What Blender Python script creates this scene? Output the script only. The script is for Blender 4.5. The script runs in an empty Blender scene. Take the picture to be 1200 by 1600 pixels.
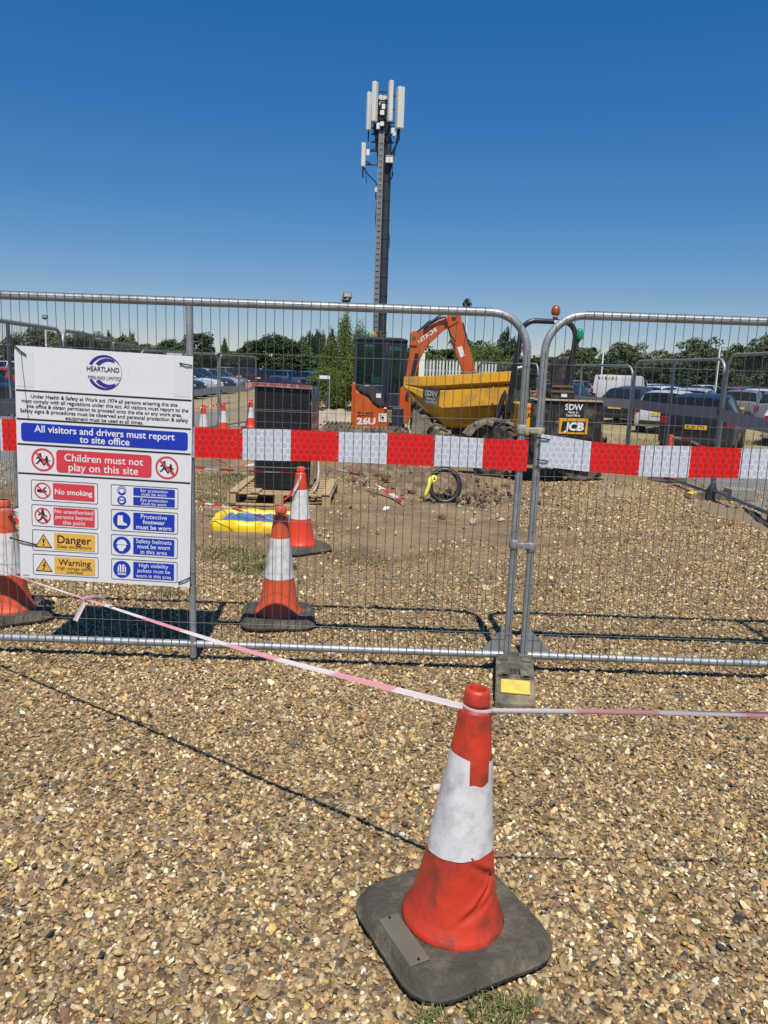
import bpy, math, random
import numpy as np
from mathutils import Vector, Matrix, Euler
random.seed(7); RNG = np.random.default_rng(11)
SC = bpy.context.scene
COL = SC.collection
R = math.radians

# ------------------------------------------------------------------ camera, sky, sun, exposure
PITCH, ROLL = R(10.6), R(2.0)
cd = bpy.data.cameras.new('camera'); cam = bpy.data.objects.new('camera', cd); COL.objects.link(cam)
f = Vector((0, math.cos(PITCH), -math.sin(PITCH))); rt = Vector((1, 0, 0)); up = rt.cross(f)
rr = rt*math.cos(ROLL) + up*math.sin(ROLL); uu = -rt*math.sin(ROLL) + up*math.cos(ROLL)
M = Matrix((rr, uu, -f)).transposed().to_4x4(); M.translation = Vector((0, 0, 1.62))
cam.matrix_world = M
cd.sensor_fit = 'VERTICAL'; cd.sensor_height = 32.0; cd.lens = 24.0      # 1200 px of focal length on 1600 px
cd.clip_start = 0.05; cd.clip_end = 3000
SC.camera = cam
SUN_EL = math.atan2(1, .552)
w = bpy.data.worlds.new("World"); SC.world = w; w.use_nodes = True
nt = w.node_tree; bg = nt.nodes['Background']
sky = nt.nodes.new('ShaderNodeTexSky'); sky.sky_type = 'NISHITA'; sky.sun_disc = False
sky.sun_elevation = SUN_EL; sky.sun_rotation = R(180 - 3); sky.altitude = 0
sky.air_density = 1.0; sky.dust_density = 0.0; sky.ozone_density = 3.0
hs = nt.nodes.new('ShaderNodeHueSaturation'); hs.inputs['Saturation'].default_value = 1.56; hs.inputs['Value'].default_value = 1.0
tint = nt.nodes.new('ShaderNodeMix'); tint.data_type = 'RGBA'; tint.blend_type = 'MULTIPLY'; tint.inputs[0].default_value = 1; tint.inputs[7].default_value = (.91, .965, 1.20, 1)
nt.links.new(sky.outputs[0], tint.inputs[6]); gam = nt.nodes.new('ShaderNodeGamma'); gam.inputs[1].default_value = .67; nt.links.new(tint.outputs[2], gam.inputs[0]); nt.links.new(gam.outputs[0], hs.inputs['Color']); nt.links.new(hs.outputs[0], bg.inputs[0]); bg.inputs[1].default_value = 0.130
sl = bpy.data.lights.new('sun', 'SUN'); sl.energy = 4.9; sl.angle = R(0.53); sl.color = (1, .94, .83)
so = bpy.data.objects.new('sun', sl); COL.objects.link(so)
so.rotation_euler = Vector((-.03, .552, -1)).to_track_quat('-Z', 'Y').to_euler(); so.location = (0, -4, 9)
SC.view_settings.view_transform = 'Standard'; SC.view_settings.look = 'None'
SC.view_settings.exposure = 0.10; SC.view_settings.gamma = 1
SC.cycles.max_bounces = 6; SC.cycles.transparent_max_bounces = 12
SC.cycles.use_denoising = True

# ------------------------------------------------------------------ helpers
def wloc(o):
    v = Vector((0, 0, 0))
    while o is not None:
        v += o.location; o = o.parent
    return v

class MB:
    """collects faces; build() links them as one mesh object"""
    def __init__(s): s.v = []; s.f = []; s.mi = []; s.m = 0; s.uv = {}
    def face(s, pts):
        i = len(s.v); s.v += [tuple(p) for p in pts]; s.f.append(tuple(range(i, i+len(pts)))); s.mi.append(s.m)
    def box(s, c, d, rz=0.0, mat=None):
        x, y, z = d[0]/2, d[1]/2, d[2]/2
        T = mat if mat is not None else Matrix.Rotation(rz, 3, 'Z')
        P = [Vector(c) + T @ Vector((a*x, b*y, e*z)) for e in (-1, 1) for b in (-1, 1) for a in (-1, 1)]
        i = len(s.v); s.v += [tuple(p) for p in P]
        for q in ((0,2,3,1),(4,5,7,6),(0,1,5,4),(2,6,7,3),(0,4,6,2),(1,3,7,5)):
            s.f.append(tuple(i+k for k in q)); s.mi.append(s.m)
    def loft(s, rings, cap=True, closed=True):
        i = len(s.v); n = len(rings[0])
        for r in rings: s.v += [tuple(p) for p in r]
        for a in range(len(rings)-1):
            for k in range(n if closed else n-1):
                k2 = (k+1) % n
                s.f.append((i+a*n+k, i+a*n+k2, i+(a+1)*n+k2, i+(a+1)*n+k)); s.mi.append(s.m)
        if cap:
            s.f.append(tuple(i+k for k in reversed(range(n)))); s.mi.append(s.m)
            b = i+(len(rings)-1)*n
            s.f.append(tuple(b+k for k in range(n))); s.mi.append(s.m)
    def tube(s, pts, r, seg=8, closed=False, cap=True):
        P = [Vector(p) for p in pts]; n = len(P); rings = []
        rad = r if isinstance(r, (list, tuple)) else [r]*n
        nrm = None
        for k in range(n):
            a = P[k-1] if (k > 0 or closed) else P[k]
            b = P[(k+1) % n] if (k < n-1 or closed) else P[k]
            t = (b-a).normalized()
            if nrm is None:
                nrm = t.cross(Vector((0, 0, 1)))
                if nrm.length < .1: nrm = t.cross(Vector((0, 1, 0)))
            nrm = (nrm - t*nrm.dot(t)).normalized(); bi = t.cross(nrm)
            rings.append([P[k] + (nrm*math.cos(2*math.pi*j/seg) + bi*math.sin(2*math.pi*j/seg))*rad[k] for j in range(seg)])
        if closed: rings.append(rings[0])
        s.loft(rings, cap and not closed)
    def lathe(s, prof, seg=24, c=(0, 0, 0), axis='Z', cap=True):
        rings = []
        for r, z in prof:
            ring = []
            for k in range(seg):
                a = 2*math.pi*k/seg; x, y = r*math.cos(a), r*math.sin(a)
                p = {'Z': (x, y, z), 'X': (z, x, y), 'Y': (y, z, x)}[axis]
                ring.append(Vector(c)+Vector(p))
            rings.append(ring)
        s.loft(rings, cap)
    def prism(s, poly, o, u, v, w):
        """poly (a,b) in the u,v plane at o, extruded by vector w"""
        o, u, v, w = map(Vector, (o, u, v, w))
        A = [o+u*a+v*b for a, b in poly]
        s.loft([A, [p+w for p in A]])
    def join(s, verts, faces, fn):
        i = len(s.v); s.v += [tuple(fn(p)) for p in verts]
        for q in faces: s.f.append(tuple(i+k for k in q)); s.mi.append(s.m)
    def build(s, name, mats, parent=None, smooth=None, bevel=0, seg=2, solid=0):
        off = wloc(parent) if parent is not None else Vector((0, 0, 0))
        me = bpy.data.meshes.new(name)
        me.from_pydata([tuple(Vector(p)-off) for p in s.v], [], s.f); me.validate()
        for m_ in (mats if isinstance(mats, (list, tuple)) else [mats]): me.materials.append(m_)
        if s.m and len(me.polygons) == len(s.mi): me.polygons.foreach_set('material_index', s.mi)
        import bmesh
        b = bmesh.new(); b.from_mesh(me); bmesh.ops.recalc_face_normals(b, faces=b.faces[:]); b.to_mesh(me); b.free()
        if smooth is not None:
            me.polygons.foreach_set('use_smooth', [True]*len(me.polygons)); me.set_sharp_from_angle(angle=R(smooth))
        o = bpy.data.objects.new(name, me); COL.objects.link(o)
        if parent is not None: o.parent = parent
        if solid:
            q = o.modifiers.new('solid', 'SOLIDIFY'); q.thickness = solid; q.offset = 0
        if bevel:
            q = o.modifiers.new('bevel', 'BEVEL'); q.width = bevel; q.segments = seg; q.limit_method = 'ANGLE'; q.angle_limit = R(35)
        return o

def tag(o, label, cat, group=None, kind=None):
    if label: o['label'] = label
    if cat: o['category'] = cat
    if group: o['group'] = group
    if kind: o['kind'] = kind
    return o
def thing(name, loc, label, cat, group=None, rz=0):
    o = bpy.data.objects.new(name, None); COL.objects.link(o); o.location = loc; o.rotation_euler = (0, 0, rz)
    o.empty_display_size = .1
    return tag(o, label, cat, group)
def kids(o): return [c for c in bpy.data.objects if c.parent is o]
def copy_tree(o, parent=None):
    c = o.copy(); COL.objects.link(c); c.parent = parent
    for ch in kids(o): copy_tree(ch, c)
    return c

def N(nt, t, **k):
    n = nt.nodes.new(t)
    for a, b in k.items(): setattr(n, a, b)
    return n
def srgb(r, g, b):
    return tuple(((c/255)/12.92 if c/255 <= .04045 else ((c/255+.055)/1.055)**2.4) for c in (r, g, b))
def pmat(name, col, rough=.6, metal=0, var=.18, scale=6, bump=0, bscale=60, dirt=None, damt=.3, dscale=3, spec=.5, coat=0, coords='Object'):
    m = bpy.data.materials.new(name); m.use_nodes = True; nt = m.node_tree; L = nt.links.new
    p = nt.nodes['Principled BSDF']; tc = N(nt, 'ShaderNodeTexCoord'); cs = tc.outputs[coords]
    n1 = N(nt, 'ShaderNodeTexNoise'); n1.inputs['Scale'].default_value = scale; n1.inputs['Detail'].default_value = 6; L(cs, n1.inputs[0])
    mx = N(nt, 'ShaderNodeMix', data_type='RGBA'); L(n1.outputs[0], mx.inputs[0])
    mx.inputs[6].default_value = tuple(c*(1-var*1.6) for c in col)+(1,); mx.inputs[7].default_value = tuple(min(1, c*(1+var*1.2)) for c in col)+(1,)
    out = mx.outputs[2]
    if dirt:
        n2 = N(nt, 'ShaderNodeTexNoise'); n2.inputs['Scale'].default_value = dscale; n2.inputs['Detail'].default_value = 8; n2.inputs['Roughness'].default_value = .7; L(cs, n2.inputs[0])
        rp = N(nt, 'ShaderNodeValToRGB'); rp.color_ramp.elements[0].position = .62-damt*.5; rp.color_ramp.elements[1].position = .80-damt*.4; L(n2.outputs[0], rp.inputs[0])
        m2 = N(nt, 'ShaderNodeMix', data_type='RGBA'); L(rp.outputs[0], m2.inputs[0]); L(out, m2.inputs[6]); m2.inputs[7].default_value = tuple(dirt)+(1,); out = m2.outputs[2]
    L(out, p.inputs['Base Color'])
    p.inputs['Roughness'].default_value = rough; p.inputs['Metallic'].default_value = metal
    p.inputs['Specular IOR Level'].default_value = spec
    if coat: p.inputs['Coat Weight'].default_value = coat; p.inputs['Coat Roughness'].default_value = .05
    rr_ = N(nt, 'ShaderNodeMapRange'); L(n1.outputs[0], rr_.inputs[0]); rr_.inputs[3].default_value = max(0, rough-.1); rr_.inputs[4].default_value = min(1, rough+.1); L(rr_.outputs[0], p.inputs['Roughness'])
    if bump:
        n3 = N(nt, 'ShaderNodeTexNoise'); n3.inputs['Scale'].default_value = bscale; n3.inputs['Detail'].default_value = 5; L(cs, n3.inputs[0])
        bp = N(nt, 'ShaderNodeBump'); bp.inputs['Strength'].default_value = bump; bp.inputs['Distance'].default_value = .01; L(n3.outputs[0], bp.inputs['Height']); L(bp.outputs[0], p.inputs['Normal'])
    return m

MUD = (.30, .23, .15)
galv = pmat('galvanised', (.36, .385, .40), .54, .6, .25, 16, .2, 90, dirt=(.24, .24, .23), damt=.25, dscale=7)
galv_dark = pmat('galvanised_weathered', (.30, .33, .37), .5, .7, .2, 10)
wirem = pmat('wire_zinc', (.13, .13, .125), .55, .35, .2, 4)
black_p = pmat('black_plastic', (.018, .018, .02), .45, 0, .2, 20)
rubber = pmat('rubber', (.035, .034, .032), .8, 0, .3, 12, .4, 80, dirt=MUD, damt=.22, dscale=6)
conebase = pmat('recycled_cone_base', (.064, .058, .045), .85, 0, .35, 9, .8, 70, dirt=(.145, .122, .085), damt=.26, dscale=11)
cone_red = pmat('cone_plastic', (.72, .060, .022), .42, 0, .12, 5, .08, 40, dirt=(.42, .07, .045), damt=.16, dscale=6)
cone_dirty = pmat('cone_plastic_scuffed', (.60, .045, .020), .45, 0, .22, 4, .3, 25, dirt=(.15, .04, .028), damt=.33, dscale=7)
cone_old = pmat('cone_plastic_faded', (.66, .095, .035), .5, 0, .14, 5, .1, 30, dirt=(.44, .10, .06), damt=.3, dscale=5)
sleeve_m = pmat('cone_sleeve', (.66, .655, .67), .38, 0, .06, 9, .35, 22, dirt=(.46, .45, .46), damt=.30, dscale=16)
white_p = pmat('white_paint', (.72, .72, .70), .45, 0, .05, 5)
wood = pmat('pallet_wood', (.44, .31, .17), .8, 0, .25, 9, .4, 60)
grime_metal = pmat('grey_plate', (.135, .12, .09), .6, 0, .2, 12)
asphalt = pmat('asphalt', (.20, .195, .188), .95, 0, .15, 1.2, .3, 120, dirt=(.24, .215, .17), damt=.25, dscale=.5)

# ------------------------------------------------------------------ ground, roads
def ground_mat():
    m = bpy.data.materials.new('gravel_and_dirt'); m.use_nodes = True; nt = m.node_tree; L = nt.links.new; p = nt.nodes['Principled BSDF']
    g = N(nt, 'ShaderNodeNewGeometry'); pos = g.outputs['Position']
    vo = N(nt, 'ShaderNodeTexVoronoi'); vo.inputs['Scale'].default_value = 62; L(pos, vo.inputs['Vector'])
    sep = N(nt, 'ShaderNodeSeparateColor'); L(vo.outputs['Color'], sep.inputs[0])
    st = N(nt, 'ShaderNodeValToRGB'); cr = st.color_ramp; cr.interpolation = 'CONSTANT'
    for i, (t, c) in enumerate([(0, (.12, .095, .065)), (.14, (.23, .155, .080)), (.34, (.33, .23, .115)), (.56, (.41, .28, .13)), (.72, (.29, .225, .145)), (.84, (.56, .44, .245)), (.96, (.07, .066, .06))]):
        e = cr.elements[i] if i < 2 else cr.elements.new(t); e.position = t; e.color = c+(1,)
    L(sep.outputs[0], st.inputs[0])
    def noise(sc, det=6, ro=.6):
        n = N(nt, 'ShaderNodeTexNoise'); n.inputs['Scale'].default_value = sc; n.inputs['Detail'].default_value = det; n.inputs['Roughness'].default_value = ro; L(pos, n.inputs['Vector']); return n.outputs[0]
    def ramp(x, a, b):
        r = N(nt, 'ShaderNodeMapRange'); L(x, r.inputs[0]); r.inputs[1].default_value = a; r.inputs[2].default_value = b; return r.outputs[0]
    def math_(op, a, b):
        n = N(nt, 'ShaderNodeMath', operation=op)
        for i, x in enumerate((a, b)):
            if isinstance(x, (int, float)): n.inputs[i].default_value = x
            else: L(x, n.inputs[i])
        return n.outputs[0]
    def mix(fac, a, b):
        n = N(nt, 'ShaderNodeMix', data_type='RGBA')
        L(fac, n.inputs[0]) if not isinstance(fac, float) else setattr(n.inputs[0], 'default_value', fac)
        for i, x in ((6, a), (7, b)):
            if isinstance(x, tuple): n.inputs[i].default_value = x+(1,)
            else: L(x, n.inputs[i])
        return n.outputs[2]
    sx = N(nt, 'ShaderNodeSeparateXYZ'); L(pos, sx.inputs[0]); X, Y = sx.outputs[0], sx.outputs[1]
    dcol = mix(ramp(noise(1.3), .35, .65), (.185, .125, .070), (.36, .26, .15))
    dcol = mix(ramp(noise(7, 8, .75), .52, .72), dcol, (.36, .28, .185))
    dcol = mix(ramp(noise(34, 4, .8), .60, .68), dcol, (.44, .37, .26))
    # trodden dirt lies behind the fence and mostly left of the gate, loose gravel elsewhere
    far = ramp(Y, 4.4, 7.2)
    rightg = ramp(X, 1.2, 3.6)
    dm = math_('MULTIPLY', far, math_('SUBTRACT', 1.0, math_('MULTIPLY', rightg, .55)))
    dm = math_('ADD', dm, math_('MULTIPLY', math_('SUBTRACT', noise(.9), .5), 1.9))
    dm = math_('ADD', dm, math_('MULTIPLY', math_('SUBTRACT', noise(9, 6, .7), .5), .9))
    base = mix(ramp(dm, .25, .75), st.outputs[0], dcol)
    base = mix(math_('MULTIPLY', ramp(noise(.55, 5), .55, .75), .5), base, (.13, .085, .05))
    # sparse dry grass: patches near, more of it past the work area
    gm = math_('MULTIPLY', ramp(noise(2.1, 8, .8), .60, .70), math_('MULTIPLY', ramp(Y, 4.6, 6), .55))
    base = mix(gm, base, (.135, .125, .045))
    fieldm = ramp(Y, 17, 24)
    fcol = mix(ramp(noise(.35, 8, .75), .35, .65), (.30, .245, .15), (.42, .34, .205))
    fcol = mix(ramp(noise(5, 8, .8), .55, .7), fcol, (.17, .15, .07))
    base = mix(fieldm, base, fcol)
    L(base, p.inputs['Base Color']); p.inputs['Roughness'].default_value = .95; p.inputs['Specular IOR Level'].default_value = .2
    h = math_('ADD', math_('MULTIPLY', vo.outputs['Distance'], -.6), math_('MULTIPLY', noise(11, 8, .75), 2.2))
    h = math_('ADD', h, math_('MULTIPLY', noise(2.2, 4), 6.0))
    b = N(nt, 'ShaderNodeBump'); b.inputs['Strength'].default_value = 1.0; b.inputs['Distance'].default_value = .016; L(h, b.inputs['Height']); L(b.outputs[0], p.inputs['Normal'])
    return m
def relief(x, y):
    """gentle unevenness of the site between the fences, flat everywhere else"""
    k = math.exp(-((x-.3)/3.2)**2) * max(0, min(1, (y-5)/2)) * max(0, min(1, (17.5-y)/3))
    e = max(0, min(1, (x-4.6)/.4)); t = max(0, min(1, (y-18+4.5*e)/(8-1.5*e))); drop = -.30*t*t*(3-2*t)
    return drop+k*(.035*math.sin(1.7*x+.6*y)*math.sin(1.1*y+.5) + .02*math.sin(4.1*x+1.3)*math.sin(3.3*y) + .012*math.sin(9*x)*math.sin(8*y+x)) - .0
mb = MB()
xs = [-900, -200, -60, -20, -8]+[-4.6+.2*i for i in range(47)]+[5.0, 5.5, 8, 20, 60, 200, 900]
ys = [-60, -10, 0, 3]+[5+.2*i for i in range(66)]+[18.5+.5*i for i in range(17)]+[28, 30, 45, 80, 160, 400, 1400]
idx = len(mb.v)
for y in ys:
    for x in xs: mb.v.append((x, y, relief(x, y)))
nx = len(xs)
for j in range(len(ys)-1):
    for i in range(nx-1):
        mb.f.append((j*nx+i, j*nx+i+1, (j+1)*nx+i+1, (j+1)*nx+i)); mb.mi.append(0)
tag(mb.build('ground', ground_mat(), smooth=80), None, None, kind='structure')
def sheet(name, poly, z, m, **k):
    b = MB(); cuts = [-1e6]+[13.5+.5*i for i in range(26)]+[1e6]
    def clip(P, y, keep_above):
        out = []
        for (x0, y0), (x1, y1) in zip(P, P[1:]+P[:1]):
            i0, i1 = ((y0 >= y), (y1 >= y)) if keep_above else ((y0 <= y), (y1 <= y))
            if i0: out.append((x0, y0))
            if i0 != i1: u = (y-y0)/(y1-y0); out.append((x0+(x1-x0)*u, y))
        return out
    for a, c in zip(cuts[:-1], cuts[1:]):
        q = clip(list(poly), a, True); q = clip(q, c, False) if q else q
        if len(q) > 2: b.face([(x, y, z+(relief(x, y) if y > 13.4 else 0)) for x, y in q])
    o = b.build(name, m, **k); return tag(o, None, None, kind='structure')
sheet('access_road', [(-30, 2), (-4.7, 2), (-4.75, 9), (-5.3, 15), (-5.6, 18.5), (-4.7, 22), (-6.2, 30), (-30, 30)], .006, asphalt)
sheet('car_park_road', [(4.75, 2), (30, 2), (30, 13.4), (5.3, 14.6), (4.85, 11)], .006, asphalt)
drygrass = pmat('dry_verge', (.40, .31, .165), .95, 0, .3, 1.5, .8, 30, dirt=(.25, .19, .10), damt=.35, dscale=2)
sheet('verge', [(5.0, 14.9), (60, 13.7), (60, 34), (9, 34)], .008, drygrass)
sheet('grass_verge', [(-30, 30.2), (-6.3, 30.2), (-7.0, 60), (-60, 60)], .008, drygrass)

# pebbles: one uncountable spread of stones, real geometry near the camera
def pebbles():
    def ico(sub):
        import bmesh
        b = bmesh.new(); bmesh.ops.create_icosphere(b, subdivisions=sub, radius=1); b.verts.ensure_lookup_table()
        V = np.array([v.co[:] for v in b.verts]); F = np.array([[v.index for v in q.verts] for q in b.faces]); b.free(); return V, F
    pal = np.array([(.58, .46, .25), (.45, .325, .155), (.40, .275, .125), (.33, .22, .105), (.27, .18, .088), (.20, .14, .080), (.28, .225, .145), (.11, .095, .075), (.055, .052, .048), (.66, .57, .38), (.36, .18, .06), (.48, .32, .105)])
    pw = np.array([.13, .16, .15, .14, .12, .09, .08, .035, .018, .05, .025, .06]); pw /= pw.sum()
    AV, AF, AC = [], [], []; base = 0
    def clump(x, y): return np.sin(1.9*x+.7*y+1)*np.sin(1.3*y-.5*x+.3) + .6*np.sin(4.3*x-1.1*y)*np.sin(3.7*y+.4)
    def scatter(y0, y1, dens, sub, smin, smax, sparse=0.0):
        nonlocal base
        wmax = .52*y1+1.3
        n = int(dens*(y1-y0)*2*wmax)
        x = RNG.uniform(-wmax, wmax, n); y = RNG.uniform(y0, y1, n)
        keep = np.abs(x) < .52*y+1.3
        if sparse:
            sp_ = np.interp(y+.5*clump(.7*x, .7*y+2), [4.6, 5.4, 6.2, 7.6], [.86, .50, .24, .04])
            pr = sp_ + (.95-sp_)*np.clip((x-1.2)/1.6, 0, 1) + .30*clump(x, y) + .30*np.clip(-x-1.2, 0, 1)
            keep &= RNG.random(n) < pr
        else:
            keep &= RNG.random(n) < np.clip(.90+.30*clump(1.3*x+4, 1.3*y), .5, 1)
        x, y = x[keep], y[keep]; n = len(x)
        V, F = ico(sub)
        s = RNG.uniform(smin, smax, n)*np.exp(RNG.normal(0, .30, n))
        shp = np.stack([np.ones(n), RNG.uniform(.55, .95, n), RNG.uniform(.30, .66, n)], 1)*s[:, None]
        P = V[None]*(1+RNG.normal(0, 1, (n, len(V), 1))*RNG.uniform(.05, .19, (n, 1, 1)))
        P = P*shp[:, None, :]
        tilt = RNG.normal(0, .38, (n, 2)); a = RNG.uniform(0, 6.283, n)
        P[:, :, 2] += P[:, :, 0]*tilt[:, :1] + P[:, :, 1]*tilt[:, 1:]
        c, s_ = np.cos(a)[:, None], np.sin(a)[:, None]
        Xr = P[:, :, 0]*c - P[:, :, 1]*s_; Yr = P[:, :, 0]*s_ + P[:, :, 1]*c
        zr = np.array([relief(p, q) for p, q in zip(x, y)]) if y1 > 5 else np.zeros(n)
        z = zr + shp[:, 2]*RNG.uniform(.0, 1.25, n)
        P = np.stack([Xr+x[:, None], Yr+y[:, None], P[:, :, 2]+z[:, None]], 2)
        C = pal[RNG.choice(len(pal), n, p=pw)]*np.exp(RNG.normal(-.04, .28, (n, 1)))*np.array([1, .985, 1.03])
        AV.append(P.reshape(-1, 3)); AF.append((F[None]+(np.arange(n)*len(V))[:, None, None]).reshape(-1, 3)+base)
        AC.append(np.repeat(C, len(V), 0)); base += n*len(V)
    scatter(1.25, 2.6, 8000, 2, .0046, .0090)
    scatter(2.6, 4.6, 7000, 1, .0050, .0094)
    scatter(4.6, 7.2, 4200, 1, .0058, .0100, 1)
    scatter(7.2, 11.8, 2000, 1, .0068, .0115, 1)
    V = np.concatenate(AV); F = np.concatenate(AF); C = np.clip(np.concatenate(AC), 0, .8)
    me = bpy.data.meshes.new('gravel'); me.vertices.add(len(V)); me.vertices.foreach_set('co', V.astype(np.float32).ravel())
    me.loops.add(F.size); me.loops.foreach_set('vertex_index', F.astype(np.int32).ravel())
    me.polygons.add(len(F)); me.polygons.foreach_set('loop_start', (np.arange(len(F))*3).astype(np.int32))
    me.update(calc_edges=True)
    at = me.attributes.new('stone', 'FLOAT_COLOR', 'POINT'); at.data.foreach_set('color', np.c_[C, np.ones(len(C))].astype(np.float32).ravel())
    m = bpy.data.materials.new('flint_gravel'); m.use_nodes = True; nt = m.node_tree; p = nt.nodes['Principled BSDF']
    a = N(nt, 'ShaderNodeAttribute', attribute_name='stone')
    g = N(nt, 'ShaderNodeNewGeometry'); n1 = N(nt, 'ShaderNodeTexNoise'); n1.inputs['Scale'].default_value = 140; n1.inputs['Detail'].default_value = 4; nt.links.new(g.outputs['Position'], n1.inputs[0])
    mr = N(nt, 'ShaderNodeMapRange'); nt.links.new(n1.outputs[0], mr.inputs[0]); mr.inputs[1].default_value = .3; mr.inputs[2].default_value = .7; mr.inputs[3].default_value = .72; mr.inputs[4].default_value = 1.22
    sc = N(nt, 'ShaderNodeVectorMath', operation='SCALE'); nt.links.new(a.outputs['Color'], sc.inputs[0]); nt.links.new(mr.outputs[0], sc.inputs['Scale'])
    nt.links.new(sc.outputs[0], p.inputs['Base Color']); p.inputs['Roughness'].default_value = .62; p.inputs['Specular IOR Level'].default_value = .35
    me.materials.append(m)
    me.polygons.foreach_set('use_smooth', np.ones(len(F), bool)); me.set_sharp_from_angle(angle=R(38))
    o = bpy.data.objects.new('gravel', me); COL.objects.link(o)
    tag(o, 'loose tan and brown flint gravel spread over the ground', 'gravel', kind='stuff')
pebbles()

# ------------------------------------------------------------------ mesh fence panels
PL, PT, PB = 3.44, 1.915, .10
def fence_panel_proto():
    t = thing('mesh_fence', (0, 0, 0), '', 'fence panel')
    r = .0205; cr = .19; b = MB()
    path = [(0, 0, .0), (0, 0, .6), (0, 0, 1.2), (0, 0, PT-cr)]
    path += [(cr-cr*math.cos(a), 0, PT-cr+cr*math.sin(a)) for a in [R(9*i) for i in range(1, 11)]]
    path += [(PL*.5, 0, PT)]
    path += [(PL-cr+cr*math.sin(a), 0, PT-cr+cr*math.cos(a)) for a in [R(9*i) for i in range(0, 11)]]
    path += [(PL, 0, 1.2), (PL, 0, .6), (PL, 0, 0)]
    b.tube(path, r, 14); b.tube([(.022, 0, PB), (PL-.022, 0, PB)], r, 14)
    for x, sx in ((0, 1), (PL, -1)):
        b.prism([(0, 0), (.13, 0), (0, .14)], (x+sx*.019, -.002, PB+.019), (sx, 0, 0), (0, 0, 1), (0, .004, 0))
    b.build('frame', galv, t, smooth=40)
    b = MB(); b.tube([(PL/2, 0, PB-.075), (PL/2, 0, PT-.0206)], .0195, 12); b.build('brace', galv, t, smooth=40)
    b = MB(); rnd = random.Random(5)
    zs = [.233+.287*k for k in range(6)]
    n = 75
    for i in range(n+1):
        x = .0+PL*i/n
        j = rnd.uniform(-.004, .004)
        zt = PT+.022; zb = PB-.025
        if x < cr: zt = PT-cr+math.sqrt(max(0, cr*cr-(cr-x)**2))+.01
        if PL-x < cr: zt = PT-cr+math.sqrt(max(0, cr*cr-(cr-PL+x)**2))+.01
        pts = [(x+j*.3+rnd.uniform(-.0022, .0022), -.0245+rnd.uniform(-.0006, .0006), z) for z in [zb]+zs+[zt]]
        b.tube(pts, .00165, 4)
    for z in zs:
        b.tube([(x, -.0272, z+rnd.uniform(-.003, .003)) for x in np.linspace(-.01, PL+.01, 9)], .00115, 4)
    b.tube([(cr, -.0272, PT+.02), (PL-cr, -.0272, PT+.02)], .0015, 4)
    b.build('wire_mesh', wirem, t)
    return t
FP = fence_panel_proto(); FP_used = False
def place_panel(p0, p1, z0, label, group='temporary mesh fence panels', zr=0):
    global FP_used
    o = FP if not FP_used else copy_tree(FP); FP_used = True
    d = Vector((p1[0]-p0[0], p1[1]-p0[1]))
    o.location = (p0[0], p0[1], z0); o.rotation_euler = (0, zr, math.atan2(d.y, d.x)); o.scale = (d.length/PL, 1, 1)
    tag(o, label, 'fence panel', group); return o
place_panel((.70-PL, 4.0), (.70, 4.0), 0, 'large front mesh fence panel carrying the white safety sign')
place_panel((.79, 4.0), (.79+PL, 4.0), 0, 'front mesh fence panel right of the gate gap with no sign on it')
FP.location.z = 0
place_panel((-3.52, 5.95), (-3.93, 9.37), .02, 'dark side fence panel whose centre post stands at the left edge of the photo')
place_panel((-3.94, 9.44), (-4.55, 12.83), .02, 'side fence panel on the left whose top rail slopes down above the white sign')
place_panel((-4.57, 12.90), (-5.18, 16.28), -.03, 'left side fence panel farthest along the line, above the round logo of the sign')
place_panel((-5.22, 16.4), (-4.36, 19.9), -.10, 'angled fence panel behind the two small cones on the left')
place_panel((-4.33, 20.0), (-3.85, 22.6), -.10, 'narrow looking fence panel just left of the black wrapped stack')
place_panel((4.35, 7.0), (4.5, 10.42), .03, 'right side fence panel nearest the camera, cut by the photo edge')
place_panel((4.5, 10.5), (4.36, 13.85), -.02, 'right side fence panel standing in front of the dark estate car')
place_panel((3.30, 17.1), (4.34, 13.92), -.10, 'fence panel behind the tipper roll bar, left of the pale hatchback')
place_panel((2.35, 20.5), (3.28, 17.2), -.08, 'far fence panel glimpsed above the yellow tipper skip')

# couplers joining the two front panels
for z, lab in ((.72, 'lower steel clamp joining the two front fence posts'), (1.33, 'upper muddy clamp joining the two front fence posts')):
    t = thing('fence_clamp', (.745, 4.0, z), lab, 'clamp', 'clamps on the gate posts')
    mt = galv if z < 1 else pmat('clamp_muddy', (.42, .42, .36), .6, .4, .3, 30, .6, 90, dirt=(.40, .37, .24), damt=.4, dscale=20)
    for x, dz in ((.70, .004), (.79, -.008)):
        b = MB(); b.lathe([(.0255, -.024), (.028, -.02), (.028, .02), (.0255, .024)], 18, (x, 4.0, z+dz)); b.build('collar', mt, t, smooth=40)
    b = MB(); b.box((.745, 3.972, z), (.07, .008, .03)); b.build('strap', mt, t, bevel=.003)
    b = MB(); b.lathe([(.011, -.02), (.011, 0)], 6, (.742, 3.968, z), 'Y'); b.build('bolt', mt, t)

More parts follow.
